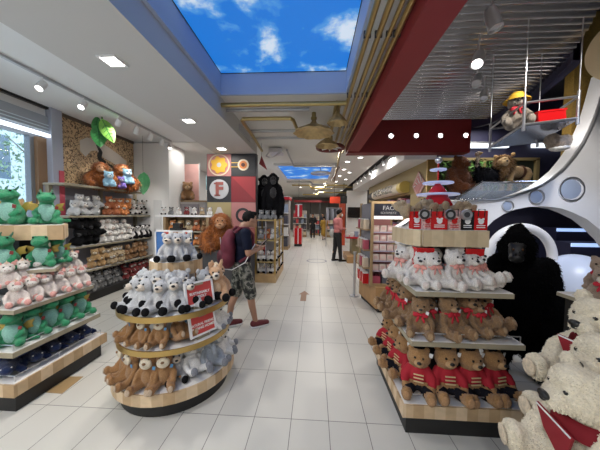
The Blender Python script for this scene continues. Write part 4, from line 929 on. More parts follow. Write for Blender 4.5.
for i,(x,y,rz,s,rx,ry,lab) in enumerate([(.80,2.30,-.9,.34,-.1,0,'white bear with a pink bow at the aisle corner of the upper tier'),(.87,2.10,-.5,.31,-.1,.1,'white bear with a pink bow leaning, second from the aisle corner'),(.975,2.05,.15,.31,-.15,-.05,'white bear with a pink bow seated third from the aisle corner of the upper tier'),(1.13,2.07,.35,.35,-.05,0,'tallest white bear with a pink bow in the middle of the upper tier'),(1.25,2.05,.1,.31,-.25,.15,'white bear with a pink bow looking down, just right of the tallest one'),(1.40,2.08,.75,.34,-.5,.1,'white bear with a pink bow leaning back beside the black gorilla'),(1.06,2.28,0,.33,0,0,'white bear peeping out from the back row of the upper tier'),(.87,2.44,-.8,.34,0,0,'white bear in the back row of the upper tier nearest the kiosk'),(1.32,2.06,.5,.33,-.35,.2,'white bear half reclining, next to the one beside the gorilla'),(.92,2.24,-.2,.38,0,0,'white bear in the back row just behind the second and third front bears'),(1.22,2.22,.1,.38,0,0,'white bear in the back row right behind the tallest white bear'),(1.36,2.24,.3,.36,0,.1,'white bear in the back row nearest the black gorilla')]):
    place('polar',(x,y,1.065),rz,s*.93,lab,G,rx=rx,ry=ry)
# red gift bags and bears on the top box
BAGP = mat('bag_print',(.55,.36,.34),.5,var=.5,vs=60); KEYR = mat('token_dark',(.06,.06,.06),.3,.5)
bags = [(.875,2.215,.07,0),(.945,2.165,.07,1),(1.035,2.155,.13,0),(1.155,2.155,.10,1),(1.26,2.155,.10,2),(1.365,2.155,.105,0)]
for i,(x,y,w_,k) in enumerate(bags):
    t = thing('gift_bag', [('plain red','patterned pink','black')[k]+' gift bag on the top box, '+ORD[i]+' from the left'][0], 'gift bag', (x,y,1.528), 'gift bags on the top box')
    MB().box(x-w_/2,x+w_/2,y-.03,y+.05,1.529,1.68+.01*(i%2)).build('body', (REDGL,BAGP,BLK)[k], t, bevel=.004)
    MB().tube([(x-.025,y-.033,1.64),(x-.025,y-.036,1.70),(x+.025,y-.036,1.70),(x+.025,y-.033,1.64)],.004,6).build('handle', BLK, t)
    mb = MB(); mb.cyl((x,y-.032,1.60),.022,-.002,.002,18,rot=(PI/2,0,0))
    for q in (-1,1): mb.cyl((x+q*.017,y-.032,1.62),.009,-.002,.002,12,rot=(PI/2,0,0))
    for q in range(2): mb.box(x-w_*.32,x+w_*.32,y-.033,y-.03,1.548+q*.016,1.555+q*.016)
    mb.build('print', WHITE if k!=1 else REDGL, t)
for i,(x,m_) in enumerate([(.90,KEYR),(1.105,KEYR),(1.235,STEEL)]):
    t = thing('round_token', ['dark round token hung on the gift bags, nearest the kiosk','dark round token hung on the middle gift bags','bright silver round token hung on the gift bags'][i], 'token', (x,2.11,1.66), 'round tokens hung on the gift bags')
    MB().cyl((x,2.105,1.655),.042,-.01,.01,28,rot=(PI/2,0,0)).build('disc', m_, t); MB().lathe([(.036,-.013),(.042,-.016),(.046,0),(.042,.016)],(x,2.105,1.655),28,rot=(PI/2,0,0)).build('rim', STEEL, t); MB().cyl((x,2.093,1.655),.022,-.004,.004,18,rot=(PI/2,0,0)).build('emblem', DARK if m_ is STEEL else STEEL, t)
G = 'small tan bears lying on the gift bags'
for i,(x,y,s) in enumerate([(.86,2.24,.16),(.97,2.22,.17),(1.10,2.24,.17),(1.21,2.26,.20),(1.33,2.24,.16)]):
    place('s_beige',(x,y+.02,1.645),[.4,-.3,.2,.1,-.5][i],s*1.45,'small tan bear behind the gift bags, '+ORD[i]+' from the left',G,rx=-1.15)
# red tower with lit discs
t = thing('red_tower_toy', 'red cone tower toy with pale glowing discs and a silver ball', 'tower ornament', (1.17,2.46,1.528))
MB().lathe([(0,0),(.14,0),(.14,.19),(.13,.25),(.095,.32),(.085,.345),(.085,.36),(.055,.41),(.02,.45),(0,.46)],(1.17,2.46,1.50),32).build('cone', REDGL, t, 50)
MB().cyl((1.17,2.46,1.50),.008,.4,.66,10).build('rod', REDGL, t)
DISC = mat('disc_pale',(.55,.60,.80),.25,emit=(.45,.55,.95),es=.35)
for z,r in ((.35,.18),(.46,.13),(.585,.068)): MB().lathe([(0,-.008),(r,-.008),(r+.006,0),(r,.008),(0,.008)],(1.17,2.46,1.495+z),40).build('disc', DISC, t)
MB().ell((1.17,2.46,2.17),(.032,.032,.032),sub=3).build('ball', STEEL, t)
for i,x in enumerate((.86,1.26)): 
    o = MB().box(x,x+.14,2.12,2.26,1.064,1.13 if 0 else 1.375).build('red_carton', REDGL, bevel=.006, origin=(x,2.2,1.06)); tag(o, ['red carton behind the white bears nearer the kiosk','red carton behind the white bears nearer the gorilla'][i],'box')

# ---- round display
G = 'grey mice plush on the round display'
for i,az in enumerate((-24,4,30)):
    (x,y,z),rz = onround(az,.15,1.208); place('mouse',(x,y,z),rz,.26,'grey plush mouse on the top drum, '+['first from the left','in the middle','last beside the orange plush'][i],G,rx=-.05)
for i,az in enumerate((-62,-40,-20,-3,14)):
    (x,y,z),rz = onround(az,.37,.825); place('mouse',(x,y,z),rz,[.29,.30,.29,.31,.27][i],'grey plush mouse in the front row of the upper gold shelf, '+ORD[i]+' from the left',G,rx=-.1)
for i,az in enumerate((-78,-50,-28,-8,8)):
    (x,y,z),rz = onround(az,.27,.86); place('mouse',(x,y,z),rz,.30,'grey plush mouse in the back row of the upper gold shelf, '+ORD[i]+' from the left',G)
(x,y,z),rz = onround(46,.30,.83); place('mouse',(x,y,z),rz,.30,'grey plush mouse peeping over the upper red sign',G)
for i,(az,r) in enumerate(((58,.39),(74,.38))):
    (x,y,z),rz = onround(az,r,.825); place('horse',(x,y,z),rz-1.0,.34,['peach plush horse beside the upper red sign','peach plush horse closest to the shopper'][i],'peach plush horses on the round display',rx=-.05)
G = 'brown monkeys on the round display'
for i,az in enumerate((-70,-42,-20)):
    (x,y,z),rz = onround(az,.38,.553); place('monkey',(x,y,z),rz,.245,'brown plush monkey on the lower gold shelf, '+ORD[i]+' from the left',G,rx=-.1)
(x,y,z),rz = onround(2,.37,.553); place('monkey',(x,y,z),rz+.5,.26,'brown plush monkey lounging beside the lower red sign',G,rx=-.45,ry=.2)
for i,(az,r) in enumerate(((-76,.42),(-54,.42),(-30,.43),(-14,.42))):
    (x,y,z),rz = onround(az,r,.23); place('monkey',(x,y,z),rz,.29,'brown plush monkey on the bottom tier, '+ORD[i]+' from the left',G,rx=-.08)
(x,y,z),rz = onround(-64,.30,.23); place('mouse',(x,y,z),rz,.28,'grey plush mouse behind the monkeys on the bottom tier',None)
(x,y,z),rz = onround(-2,.34,.23); place('mouse',(x,y,z),rz,.27,'grey plush mouse between the monkeys and the curled lamb',None)
G = 'white lambs on the round display'
(x,y,z),rz = onround(20,.41,.235); place('lamb',(x,y,z),rz+.2,.29,'fat white lamb with its face up at the front of the bottom tier',G,rx=-.5)
(x,y,z),rz = onround(41,.42,.235); place('elephant',(x,y,z),rz-.3,.30,'grey plush elephant on the bottom tier beside the fat white lamb',None,rx=-.2)
for i,az in enumerate((60,78)):
    (x,y,z),rz = onround(az,.42,.235); place('lamb',(x,y,z),rz,.29,['white lamb right of the grey elephant on the bottom tier','white lamb at the far right end of the bottom tier'][i],G,rx=-.1)
for i,az in enumerate((56,74)):
    (x,y,z),rz = onround(az,.40,.553); place('lamb',(x,y,z),rz,.24,['white lamb right beside the lower red sign','white lamb at the end of the lower gold shelf near the shopper'][i],G,rx=-.1)
# picture board standing behind the drum
t = thing('picture_board', 'blue picture board with a window motif behind the grey mice', 'picture board', (-1.62,2.78,.83))
MB().box(-1.80,-1.38,2.73,2.75,1.0,1.44).build('board', mat('board_blue',(.05,.16,.42),.5), t)
mb = MB(); mb.box(-1.81,-1.37,2.72,2.735,1.43,1.45); mb.box(-1.81,-1.795,2.72,2.735,1.0,1.45); mb.build('edge', WHITE, t)
for i,c in enumerate([(.45,.06,.04),(.75,.7,.62),(.35,.20,.10),(.75,.7,.62),(.5,.08,.05),(.72,.66,.5)]): MB().box(-1.70+i*.055,-1.65+i*.055,2.72,2.728,1.33,1.43).build('awning_stripe', mat('stripe_%d'%i,c,.6), t)
mb = MB()
for x in (-1.72,-1.64,-1.56,-1.48): mb.box(x,x+.012,2.72,2.729,1.08,1.27)
for z in (1.08,1.17,1.26): mb.box(-1.72,-1.47,2.72,2.729,z,z+.012)
mb.build('window_motif', WHITE, t)
mb = MB(); mb.box(-1.78,-1.74,2.75,2.78,.83,1.05); mb.box(-1.44,-1.40,2.75,2.78,.83,1.05); mb.build('foot', BLK, t)
o = MB().box(-1.62,-1.48,2.70,2.80,1.45,1.475).build('hat_brim', BLK, origin=(-1.55,2.75,1.45)); o.name='toy_hat'; tag(o,'small black toy hat on top of the blue picture board','hat'); MB().box(-1.59,-1.51,2.71,2.79,1.475,1.53).build('crown', BLK, o)

# ---- dragon table
G = 'green dragons on the left display'
for i,(x,y,z,rz,s) in enumerate([(-2.93,2.25,1.52,.35,.345),(-2.69,2.36,1.52,.85,.335)]):
    place('dragon',(x,y,z),rz,s,['green plush dragon on the top box nearest the window','green plush dragon on the top box nearest the wall shelving'][i],G)
for i,(x,y) in enumerate([(-2.83,2.48),(-3.10,2.42)]): place('s_tan',(x,y,1.52),.5,.26,['tan plush lion behind the two top dragons','tan plush lion behind the dragon nearest the window'][i],'tan plush lions on the top box')
for i,(x,y,rz,s) in enumerate([(-2.78,2.08,.45,.315),(-2.62,2.24,.75,.315),(-2.66,2.42,.95,.29),(-3.05,2.02,.3,.30)]):
    place('dragon',(x,y,1.12),rz,s,['green plush dragon at the corner of the shelf under the top box','green plush dragon, second along that shelf under the top box from its corner','green plush dragon under the top box, farthest from the window','green plush dragon under the top box, cut by the picture edge'][i],G)
G = 'pink and white unicorns on the left display'
for i in range(6):
    place('unicorn',(-2.53,1.95+i*.118,.84),.9,.235,'white and pink unicorn in the lower row under the dragons, '+ORD[i]+' from the front',G,rx=-.1)
for i in range(6):
    place('unicorn',(-2.63,1.97+i*.116,.985),.85,.235,'white and pink unicorn in the upper row under the dragons, '+ORD[i]+' from the front',G,rx=-.1)
for i in range(2): place('unicorn',(-2.72-i*.15,1.92,.84),.3,.21,['white and pink unicorn round the front corner of the display','white and pink unicorn at the front, farther from the corner'][i],G)
G = 'green dragons on the left display'
for i,(y,rz) in enumerate([(1.92,.55),(2.07,1.0),(2.22,1.1),(2.37,1.1),(2.52,1.15)]):
    place('dragon',(-2.54,y,.515),rz,.30,'green plush dragon on the long shelf above the navy plush, '+ORD[i]+' from the front',G,rx=-.15)
G = 'navy plush dragons on the bottom tray'
for i,(y,rz) in enumerate([(1.95,.9),(2.12,1.2),(2.28,1.0),(2.44,1.3),(2.60,1.1)]):
    place('navy',(-2.62,y,.255),rz,.30,'dark navy plush dragon lying on the bottom tray, '+ORD[i]+' from the front',G)
for i in range(2): place('navy',(-2.85-.22*i,1.98,.255),.2,.30,['dark navy plush dragon round the front of the bottom tray','dark navy plush dragon at the front of the bottom tray, cut by the picture edge'][i],G)

# ---- wall shelving
place('orang',(-4.17,4.66,2.125),.85,.50,'big orange brown orangutan on the top shelf nearer the window','orangutans on the top shelf'); place('orang',(-4.17,5.20,2.125),.85,.60,'taller orange brown orangutan on the top shelf away from the window','orangutans on the top shelf')
for k,(y,s,key,lab) in enumerate([(4.62,.32,'s_blue','pale blue plush monkey held before the first orangutan'),(4.93,.25,'s_violet','violet plush monkey between the two orangutans'),(5.10,.34,'s_blue','pale blue plush monkey hugging the taller orangutan'),(5.42,.26,'s_mint','mint plush bird beside the taller orangutan'),(5.26,.27,'s_fox','red orange plush monkey at the feet of the taller orangutan')]):
    place(key,(-3.98 if key!='s_mint' else -4.04,y,2.13 if key!='s_blue' or k==0 else 2.24),.9,s,lab)
def rowfill(key, y0, y1, n, z, s, x, desc, g, rows=1, dz=.0, layers=1):
    c = 0
    for l in range(layers):
        for i in range(n):
            y = y0+(y1-y0)*(i+.5*(l%2))/max(1,n-.5)
            place(key,(x+.05-.03*l+random.uniform(-.02,.02),y+random.uniform(-.02,.02),z+l*s*.62),.85+random.uniform(-.5,.5),s*random.uniform(1.08,1.28),desc+(('' if layers==1 else [', bottom layer',', second layer',', third layer'][l]))+', '+ORD[i]+' from the window end',g,rx=random.uniform(-.5,.05),ry=random.uniform(-.2,.2))
rowfill('s_grey',4.08,4.62,3,1.585,.22,-4.22,'light grey plush bunny on the third shelf up','grey bunnies on the shelving',layers=2)
rowfill('s_rust',4.78,5.0,2,1.585,.21,-4.20,'rust plush fox on the third shelf up','rust foxes on the shelving',layers=2)
rowfill('s_orange',5.06,5.34,3,1.585,.21,-4.20,'orange plush tiger on the third shelf up','orange tigers on the shelving',layers=2)
rowfill('s_bw',5.48,5.92,4,1.585,.20,-4.20,'piebald plush cow, third shelf up','plush cows on the shelving',layers=2)
rowfill('s_black',4.10,4.56,3,1.045,.24,-4.19,'black plush gorilla on the second shelf up','small black gorillas on the shelving',layers=3)
rowfill('s_white',4.66,5.34,5,1.045,.20,-4.20,'white plush lamb on the second shelf up','white lambs on the shelving',layers=3)
for i,y in enumerate((5.48,5.66,5.84,5.98)): place('panda',(-4.16,y-.03,1.045),.8,.30,'black and white plush panda on the second shelf up, '+ORD[i]+' from the window end','pandas on the shelving')
rowfill('s_tan',4.36,4.62,2,.605,.20,-4.14,'tan plush lion on the lowest board shelf','tan lions on the shelving',layers=2)
rowfill('s_spot',4.70,5.10,4,.605,.19,-4.14,'spotted plush leopard on the lowest board shelf','leopards on the shelving',layers=2)
rowfill('s_brown',5.20,5.80,5,.605,.20,-4.14,'brown plush bear on the lowest board shelf','brown bears on the shelving',layers=2)
rowfill('s_dgrey',4.35,5.0,6,.19,.18,-4.16,'grey plush raccoon on the bottom board','raccoons on the shelving',layers=2)
rowfill('s_dred',5.15,5.85,6,.19,.18,-4.14,'dark red plush ladybird on the bottom board','ladybirds on the shelving',layers=2)
# ------------------------------------------------------------------ large plush animals
# black gorilla, standing figure with its head turned to the bears
t = local('plush_gorilla','life-size black plush gorilla standing beside the white bears','plush toy'); m = fur((.0035,.0035,.004))
pr = [('e',(0,0,.60),(.27,.24,.45)),('e',(0,.02,.95),(.29,.22,.27)),('e',(-.06,-.08,1.28),(.185,.20,.19)),('e',(-.05,-.02,1.39),(.12,.13,.13)),('e',(-.08,-.22,1.21),(.11,.11,.10)),('l',[((-.03,0,1.05),.16),((-.05,-.04,1.2),.14)])]
for s in (-1,1): pr += [('l',[((s*.25,0,1.06),.13),((s*.33,-.06,.75),.11),((s*.30,-.20,.42),.10),((s*.28,-.25,.28),.085)]),('l',[((s*.15,0,.40),.18),((s*.19,-.08,.15),.14),((s*.20,-.12,.07),.10)]),('e',(s*.20,-.18,.06),(.10,.19,.065)),('e',(-.06+s*.19,-.02,1.29),(.035,.03,.05))]
b = blob('body',pr,m,t,.028,3,.018,26); fleece(b,m,7000,.035,.008,4,.7,t)
fm = mat('gorilla_skin',(.007,.007,.008),.4)
blob('face',[('e',(-.09,-.265,1.255),(.095,.06,.075)),('e',(-.10,-.30,1.19),(.085,.06,.055)),('e',(-.09,-.255,1.31),(.10,.05,.035))],fm,t,.014,3)
for s in (-1,1): ep('eye',(-.09+s*.045,-.315,1.275),(.014,.012,.014),mat('eye_brown',(.10,.05,.02),.1) if 'eye_brown' not in bpy.data.materials else bpy.data.materials['eye_brown'],t,sub=1)
for s in (-1,1): ep('nostril',(-.095+s*.022,-.347,1.225),(.013,.01,.010),BLK,t,sub=1)
t.location = (2.23,2.80,0); t.rotation_euler = (0,0,-.5); t.scale = (.80,.85,1.03)
# lion on the ledge
t = local('plush_lion','large standing plush lion with a dark mane on the high ledge','plush toy'); LC = (.40,.25,.11); m = fur(LC)
pr = [('l',[((-.30,0,.62),.19),((.05,0,.60),.185),((.34,0,.60),.17)]),('l',[((-.38,0,.70),.17),((-.52,-.06,.82),.15)]),('e',(-.60,-.12,.84),(.14,.15,.14)),('e',(-.68,-.20,.79),(.085,.10,.07))]
for s in (-1,1): pr += [('l',[((-.30,s*.10,.50),.095),((-.31,s*.11,.26),.065),((-.31,s*.11,.06),.06)]),('e',(-.35,s*.11,.045),(.09,.065,.045)),('l',[((.33,s*.10,.52),.12),((.26,s*.11,.32),.075),((.38,s*.11,.20),.055),((.36,s*.11,.06),.05)]),('e',(.31,s*.11,.045),(.085,.06,.045))]
b = blob('body',pr,m,t,.026,3,.008,26)
mm = fur((.22,.115,.04)); mn = blob('mane',[('e',(-.46,-.02,.80),(.24,.23,.28)),('e',(-.50,-.05,.62),(.16,.17,.22)),('e',(-.50,-.02,.95),(.17,.17,.12))],mm,t,.026,3,.025,20); fleece(mn,mm,1500,.10,.010,6,.7,mn)
fc = blob('face',[('e',(-.64,-.18,.86),(.11,.11,.12)),('e',(-.70,-.26,.80),(.075,.09,.065)),('e',(-.69,-.24,.74),(.06,.07,.04))],fur((.48,.33,.17)),t,.02,3)
ep('nose',(-.745,-.335,.825),(.035,.02,.022),NOSE,t)
for a,b_ in ((-.70,-.255),(-.60,-.29)): ep('eye',(a-.02,b_,.90),(.018,.016,.018),EYE,t,sub=1)
for x,y in ((-.60,.10),(-.42,-.24)): ep('ear',(x,y,1.04),(.06,.05,.06),m,t)
MB().tube([(.48,0,.66),(.62,.04,.52),(.66,.06,.34)],[.035,.025,.022],10).ell((.665,.06,.29),(.045,.045,.075)).build('tail',mm,t,180)
MB().lathe([(.205,-.05),(.21,0),(.205,.05)],(.10,0,.60),28,rot=(0,PI/2,0)).build('saddle_band',mat('saddle_brown',(.10,.04,.02),.6),t)
t.location = (4.72,6.22,2.20); t.rotation_euler = (0,0,.25); t.scale = (.78,.85,.80)
# big brown bear and ostrich on the ledge
t = local('plush_bear','big brown plush bear seated on the ledge before the jungle niche','plush toy'); m = fur((.17,.055,.02))
pr = [('e',(0,0,.40),(.36,.30,.42)),('e',(0,-.06,.88),(.22,.22,.21)),('e',(0,-.24,.83),(.12,.12,.10))]
for s in (-1,1): pr += [('l',[((s*.28,0,.62),.13),((s*.40,-.14,.36),.11),((s*.34,-.28,.22),.10)]),('l',[((s*.2,-.1,.14),.16),((s*.3,-.42,.13),.13)]),('e',(s*.17,-.02,1.06),(.07,.05,.07))]
b = blob('body',pr,m,t,.035,3,.02,20); fleece(b,m,1500,.08,.011,8,.6,t)
ep('nose',(0,-.36,.87),(.045,.03,.03),NOSE,t)
for s in (-1,1): ep('eye',(s*.08,-.245,.95),(.02,.02,.02),EYE,t,sub=1)
t.location = (3.48,6.34,2.20); t.rotation_euler = (0,0,.5); t.scale = (.80,.80,.80)
t = local('plush_ostrich','black feathered plush ostrich with a thin pale neck on the ledge','plush toy'); m = fur((.012,.012,.014))
b = blob('body',[('e',(0,0,.38),(.26,.20,.18)),('e',(.2,.02,.42),(.14,.13,.12)),('l',[((-.2,0,.42),.08),((-.24,-.02,.62),.045),((-.24,-.03,.80),.035)])],m,t,.025,3,.015,25); fleece(b,m,900,.09,.012,9,.5,t)
blob('head',[('l',[((-.24,-.02,.60),.047),((-.24,-.03,.84),.040)]),('e',(-.25,-.05,.88),(.06,.08,.055))],fur((.50,.42,.34)),t,.014,3)
MB().lathe([(.028,0),(.018,.05),(0,.09)],(-.25,-.11,.875),10,rot=(PI/2,0,0)).build('beak',mat('beak',(.45,.30,.12),.5),t)
for s in (-1,1): ep('eye',(-.25+s*.05,-.08,.90),(.012,.012,.012),EYE,t,sub=1)
for s in (-1,1): MB().tube([(s*.08,0,.25),(s*.08,.02,.12),(s*.08,0,.02)],[.03,.02,.02],8).box(s*.08-.03,s*.08+.03,-.09,.03,0,.025).build('leg',fur((.45,.38,.30)),t)
t.location = (4.02,6.15,2.20); t.rotation_euler = (0,0,.1)
# teddy with a yellow hat on the hanging platform
t = sit('teddy_bear','plush toy',(.26,.22,.18),fur((.34,.29,.24)),'round',pad=fur((.34,.29,.24))); t['label'] = 'grey brown teddy bear with a yellow hat riding the hanging platform'
MB().lathe([(.31,.80),(.30,.83),(.20,.86),(.19,.95),(.12,1.03),(0,1.05)],(0,.02,0),28).build('hat',mat('hat_yellow',(.70,.42,.03),.7),t,50); bow(t,REDC)
t.location = (2.44,3.24,2.69); t.rotation_euler = (0,0,-.5); t.scale = (.44,.44,.44)
# plush bundle hanging under the platform
t = local('plush_slipper','taupe plush bear paw slipper with a pale sole hung below the platform','plush toy')
blob('body',[('e',(0,0,0),(.20,.14,.10)),('e',(-.13,0,.05),(.11,.11,.10)),('e',(.10,0,.04),(.12,.12,.08))],fur((.26,.20,.15)),t,.016,3,.01,30); ep('sole',(0,-.02,-.065),(.165,.115,.05),fur((.62,.58,.52)),t,sub=3); MB().tube([(0,0,.08),(0,0,.16)],.006,6).build('cord',DARK,t)
t.location = (2.98,3.28,2.545); t.rotation_euler = (.1,-.12,.2); t.scale = (.72,.72,.85)
# orangutan on a dark plinth behind the round display
o = place('orang',(-1.74,4.55,.98),.28,.70,'very large shaggy orange orangutan on a dark plinth behind the shopper',None,jit=False)
o = MB().box(-2.04,-1.46,4.33,4.85,0,.97).build('plinth', mat('plinth_grey',(.06,.06,.065),.5), bevel=.01, origin=(-1.85,4.65,0)); tag(o,'dark grey plinth under the very large orangutan','plinth')

# foreground cream bears on a stand at the right edge
t = thing('display_stand', 'dark display stand under the big cream bears at the right edge', 'display stand', (1.75,1.1,0))
MB().box(1.06,2.3,.72,1.22,0,.40).build('base', BLACK, t, bevel=.01); shelfboard(t, rect(1.02,2.3,.70,1.24), .40,.44)
MB().box(1.44,2.2,1.245,1.48,0,.46).build('riser', BLACK, t); shelfboard(t, rect(1.42,2.2,1.245,1.50), .46,.50,'middle_shelf')
MB().box(1.56,2.2,1.40,1.56,.50,.60).build('riser', BLACK, t); shelfboard(t, rect(1.52,2.2,1.38,1.58), .60,.632,'upper_shelf')
def bigbear(nf, seed):
    t = local('teddy_bear','','plush toy'); m = fur((.80,.72,.55), .12)
    pr = [('e',(0,0,.30),(.24,.20,.30)),('e',(0,-.04,.74),(.22,.20,.20)),('e',(0,-.20,.69),(.115,.12,.095)),('e',(0,-.10,.84),(.16,.13,.12))]
    for s in (-1,1): pr += [('l',[((s*.17,-.02,.48),.10),((s*.28,-.14,.34),.095),((s*.24,-.28,.22),.09)]),('l',[((s*.13,-.05,.13),.13),((s*.22,-.34,.12),.115)]),('e',(s*.24,-.44,.15),(.115,.09,.145)),('e',(s*.17,-.0,.92),(.08,.05,.085))]
    b = blob('body',pr,m,t,.020,3,.010,30); fleece(b,m,nf,.017,.010,seed,.8,t)
    MB().ell((0,-.31,.725),(.058,.03,.035),sub=3).ell((0,-.315,.70),(.03,.025,.03)).build('nose',NOSE,t,180)
    for s in (-1,1): ep('eye',(s*.085,-.205,.80),(.02,.018,.022),EYE,t)
    mb = MB(); bm = mb.bm; n = 24; rings = []
    for a in range(n): 
        u = a*2*PI/n; rings.append([bm.verts.new((.20*math.cos(u)*k,.19*math.sin(u)*k-.01,z)) for k,z in ((.86,.575),(1.12,.52),(1.22,.46))])
    for a in range(n):
        A, B = rings[a], rings[(a+1)%n]
        for k in range(2): bm.faces.new((A[k],B[k],B[k+1],A[k+1]))
    bmesh.ops.solidify(bm, geom=bm.faces[:], thickness=.012)
    mb.prism([(-.20,.52),(.20,.52),(.13,.34),(0,.24),(-.13,.34)],-.262,-.245,'y'); mb.build('bandana',mat('bandana_red',(.26,.008,.016),.8) if 'bandana_red' not in bpy.data.materials else bpy.data.materials['bandana_red'],t,60)
    MB().prism([(-.19,.522),(.19,.522),(.185,.508),(-.185,.508)],-.268,-.262,'y').build('hem',WHITE,t)
    for s in (-1,1): ep('foot_pad',(s*.245,-.535,.15),(.075,.014,.10),fur((.66,.55,.40)),t)
    return t
P['big'] = bigbear(12000, 11)
G = 'large cream bears at the right edge'
BB = [((1.278, 1.137, 0.456),-1.75,.55,.12,'big cream bear with a red bandana low at the front of the right edge pile'),
      ((1.632, 1.455, 0.665),-1.45,.56,.05,'big cream bear topmost in the pile at the right edge'),
      ((1.485, 1.283, 0.533),-1.5,.56,.05,'big cream bear in the middle of the pile at the right edge')]
for loc, rz, s, rx, lab in BB: place('big',loc,rz,s,lab,G,rx=rx,jit=False)
simple('s_taupe','plush_reindeer',(.34,.25,.18),CREAM); bow(P['s_taupe'],REDC,z=.52,y=-.25,s=1.2)
G = 'small taupe plush with red scarves at the right edge'
for i,(loc,s) in enumerate([((2.02,1.82,1.055),.26),((1.82,1.74,.62),.23),((2.14,1.95,1.10),.27)]):
    place('s_taupe',loc,-.9,s,['small taupe plush with a red scarf beside the upper cream bear','small taupe plush with a red scarf low down behind the cream bears','small taupe plush with a red scarf at the back of the upper shelf'][i],G)
t = thing('display_stand', 'narrow dark stand behind the big cream bears', 'display stand', (1.66,1.76,0)); MB().box(1.72,2.3,1.68,1.92,0,.59).build('base', BLACK, t); shelfboard(t, rect(1.7,2.3,1.67,1.94), .585,.618); MB().box(1.98,2.3,1.74,2.05,.62,1.02).build('riser', BLACK, t); shelfboard(t, rect(1.94,2.3,1.72,2.08), 1.02,1.052)

# ------------------------------------------------------------------ middle of the shop
t = thing('brass_shelving', 'brass framed open shelving with black and white plush beside the aisle', 'shelving', (-1.15,6.5,0))
MB().box(-1.40,-.90,5.8,7.3,0,.20).build('base', mat('base_wood',(.46,.31,.15),.5,var=.1), t)
for z in (.50,1.02,1.50): MB().box(-1.39,-.91,5.81,7.29,z-.03,z).build('shelf', BEIGE, t)
for x in (-1.38,-.92):
    for y in (5.82,6.55,7.28): MB().box(x-.02,x+.02,y-.02,y+.02,.2,1.52).build('upright', GOLDM, t)
MB().box(-1.16,-1.14,5.85,7.27,.2,1.47).build('divider', GREYP, t)
G = 'plush on the brass shelving'
nm = ['bottom board','second board','third board']
for l,z in enumerate((.205,.505,1.025)):
    for i in range(3):
        place('s_bw' if l<2 else ('s_wolf','s_rust','s_grey')[i],(-1.28+i*.15,5.98,z),.2,.26,[['piebald plush cow','grey plush wolf'][0] if l<2 else ('grey plush wolf','rust plush fox','light grey plush bunny')[i]][0]+' on the brass shelving front, '+nm[l]+', '+ORD[i]+' from the left',G)
    for i in range(5):
        place('s_bw' if l<2 else 's_wolf',(-1.02,6.2+i*.22,z),1.2,.26,('piebald plush cow' if l<2 else 'grey plush wolf')+' on the brass shelving aisle side, '+nm[l]+', '+ORD[i]+' from the front',G)
for i in range(3): place('s_wolf',(-1.28+i*.15,5.95,1.505),.3,.24,'grey plush wolf on the brass shelving top front, '+ORD[i]+' from the left','grey wolves on the brass shelving')
for i in range(4): place('s_wolf',(-1.0,6.2+i*.28,1.505),1.1,.24,'grey plush wolf on the brass shelving top aisle side, '+ORD[i]+' from the front','grey wolves on the brass shelving')
def tallgorilla(lab, loc, rz, s):
    t = local('plush_gorilla',lab,'plush toy','tall black gorillas over the brass shelving'); m = fur((.012,.012,.014))
    pr = [('e',(0,0,.52),(.20,.17,.27)),('e',(0,-.05,.86),(.15,.15,.15))]
    for k in (-1,1): pr += [('l',[((k*.18,0,.68),.09),((k*.27,-.05,.42),.075),((k*.26,-.10,.14),.07)]),('l',[((k*.10,0,.34),.11),((k*.13,-.04,.06),.085)]),('e',(k*.15,0,.90),(.04,.03,.05))]
    blob('body',pr,m,t,.03,3,.015,25); ep('face',(0,-.175,.84),(.09,.05,.09),fur((.05,.05,.055)),t); ep('muzzle',(0,-.205,.79),(.075,.05,.05),fur((.06,.06,.065)),t)
    for k in (-1,1): ep('eye',(k*.035,-.225,.87),(.014,.012,.014),BLK,t,sub=1)
    ep('chest',(0,-.13,.56),(.10,.07,.13),fur((.05,.05,.055)),t)
    t.location = loc; t.rotation_euler = (0,0,rz); t.scale = (s*.76,s*.8,s)
tallgorilla('tall black plush gorilla on the brass shelving next to the poster wall',(-1.33,6.5,1.52),.3,1.12)
tallgorilla('tall black plush gorilla on the brass shelving nearest the aisle',(-1.04,6.2,1.52),.2,1.12)
o = MB().prism([(-1.36,2.85),(-1.16,2.70),(-1.30,3.05)],6.05,6.08,'y').build('pennant', RED, origin=(-1.3,6.06,2.7)); tag(o,'dark red triangular pennant above the tall gorillas','pennant'); MB().tube([(-1.30,6.065,3.0),(-1.30,6.065,3.36)],.004,6).build('cord', DARK, o)
# shelf area behind the round display
t = thing('display_cabinet', 'tan backed display cabinet with a white top behind the blue picture board', 'cabinet', (-2.6,5.2,0))
MB().box(-3.05,-2.15,5.30,5.36,0,1.60).build('back_panel', mat('cab_tan',(.34,.24,.13),.6), t); MB().box(-3.05,-2.15,4.9,5.36,0,.3).build('base', DARK, t)
MB().box(-3.25,-2.05,4.9,5.4,1.56,1.60).build('top', LAMW, t)
for z in (.62,.98,1.27): MB().box(-3.05,-2.15,4.92,5.30,z-.025,z).build('shelf', EDGE, t)
for x in (-3.05,-2.15): MB().box(x-.025,x+.025,4.9,5.3,.3,1.56).build('side', FRAMEW, t)
G = 'mixed plush in the tan cabinet'
for l,z in enumerate((.305,.625,.985,1.275)):
    for i in range(5):
        k = ('s_tan','s_brown','s_spot','s_orange','s_rust')[(i*2+l)%5]
        place(k,(-2.94+i*.17,5.03,z),.3,.24,dict(s_tan='tan plush lion',s_brown='brown plush bear',s_spot='spotted plush leopard',s_orange='orange plush tiger',s_rust='rust plush fox')[k]+' in the tan cabinet, '+['bottom shelf','second shelf','third shelf','top shelf'][l]+', '+ORD[i]+' from the left',G)
G = 'small plush along the white cabinet top'
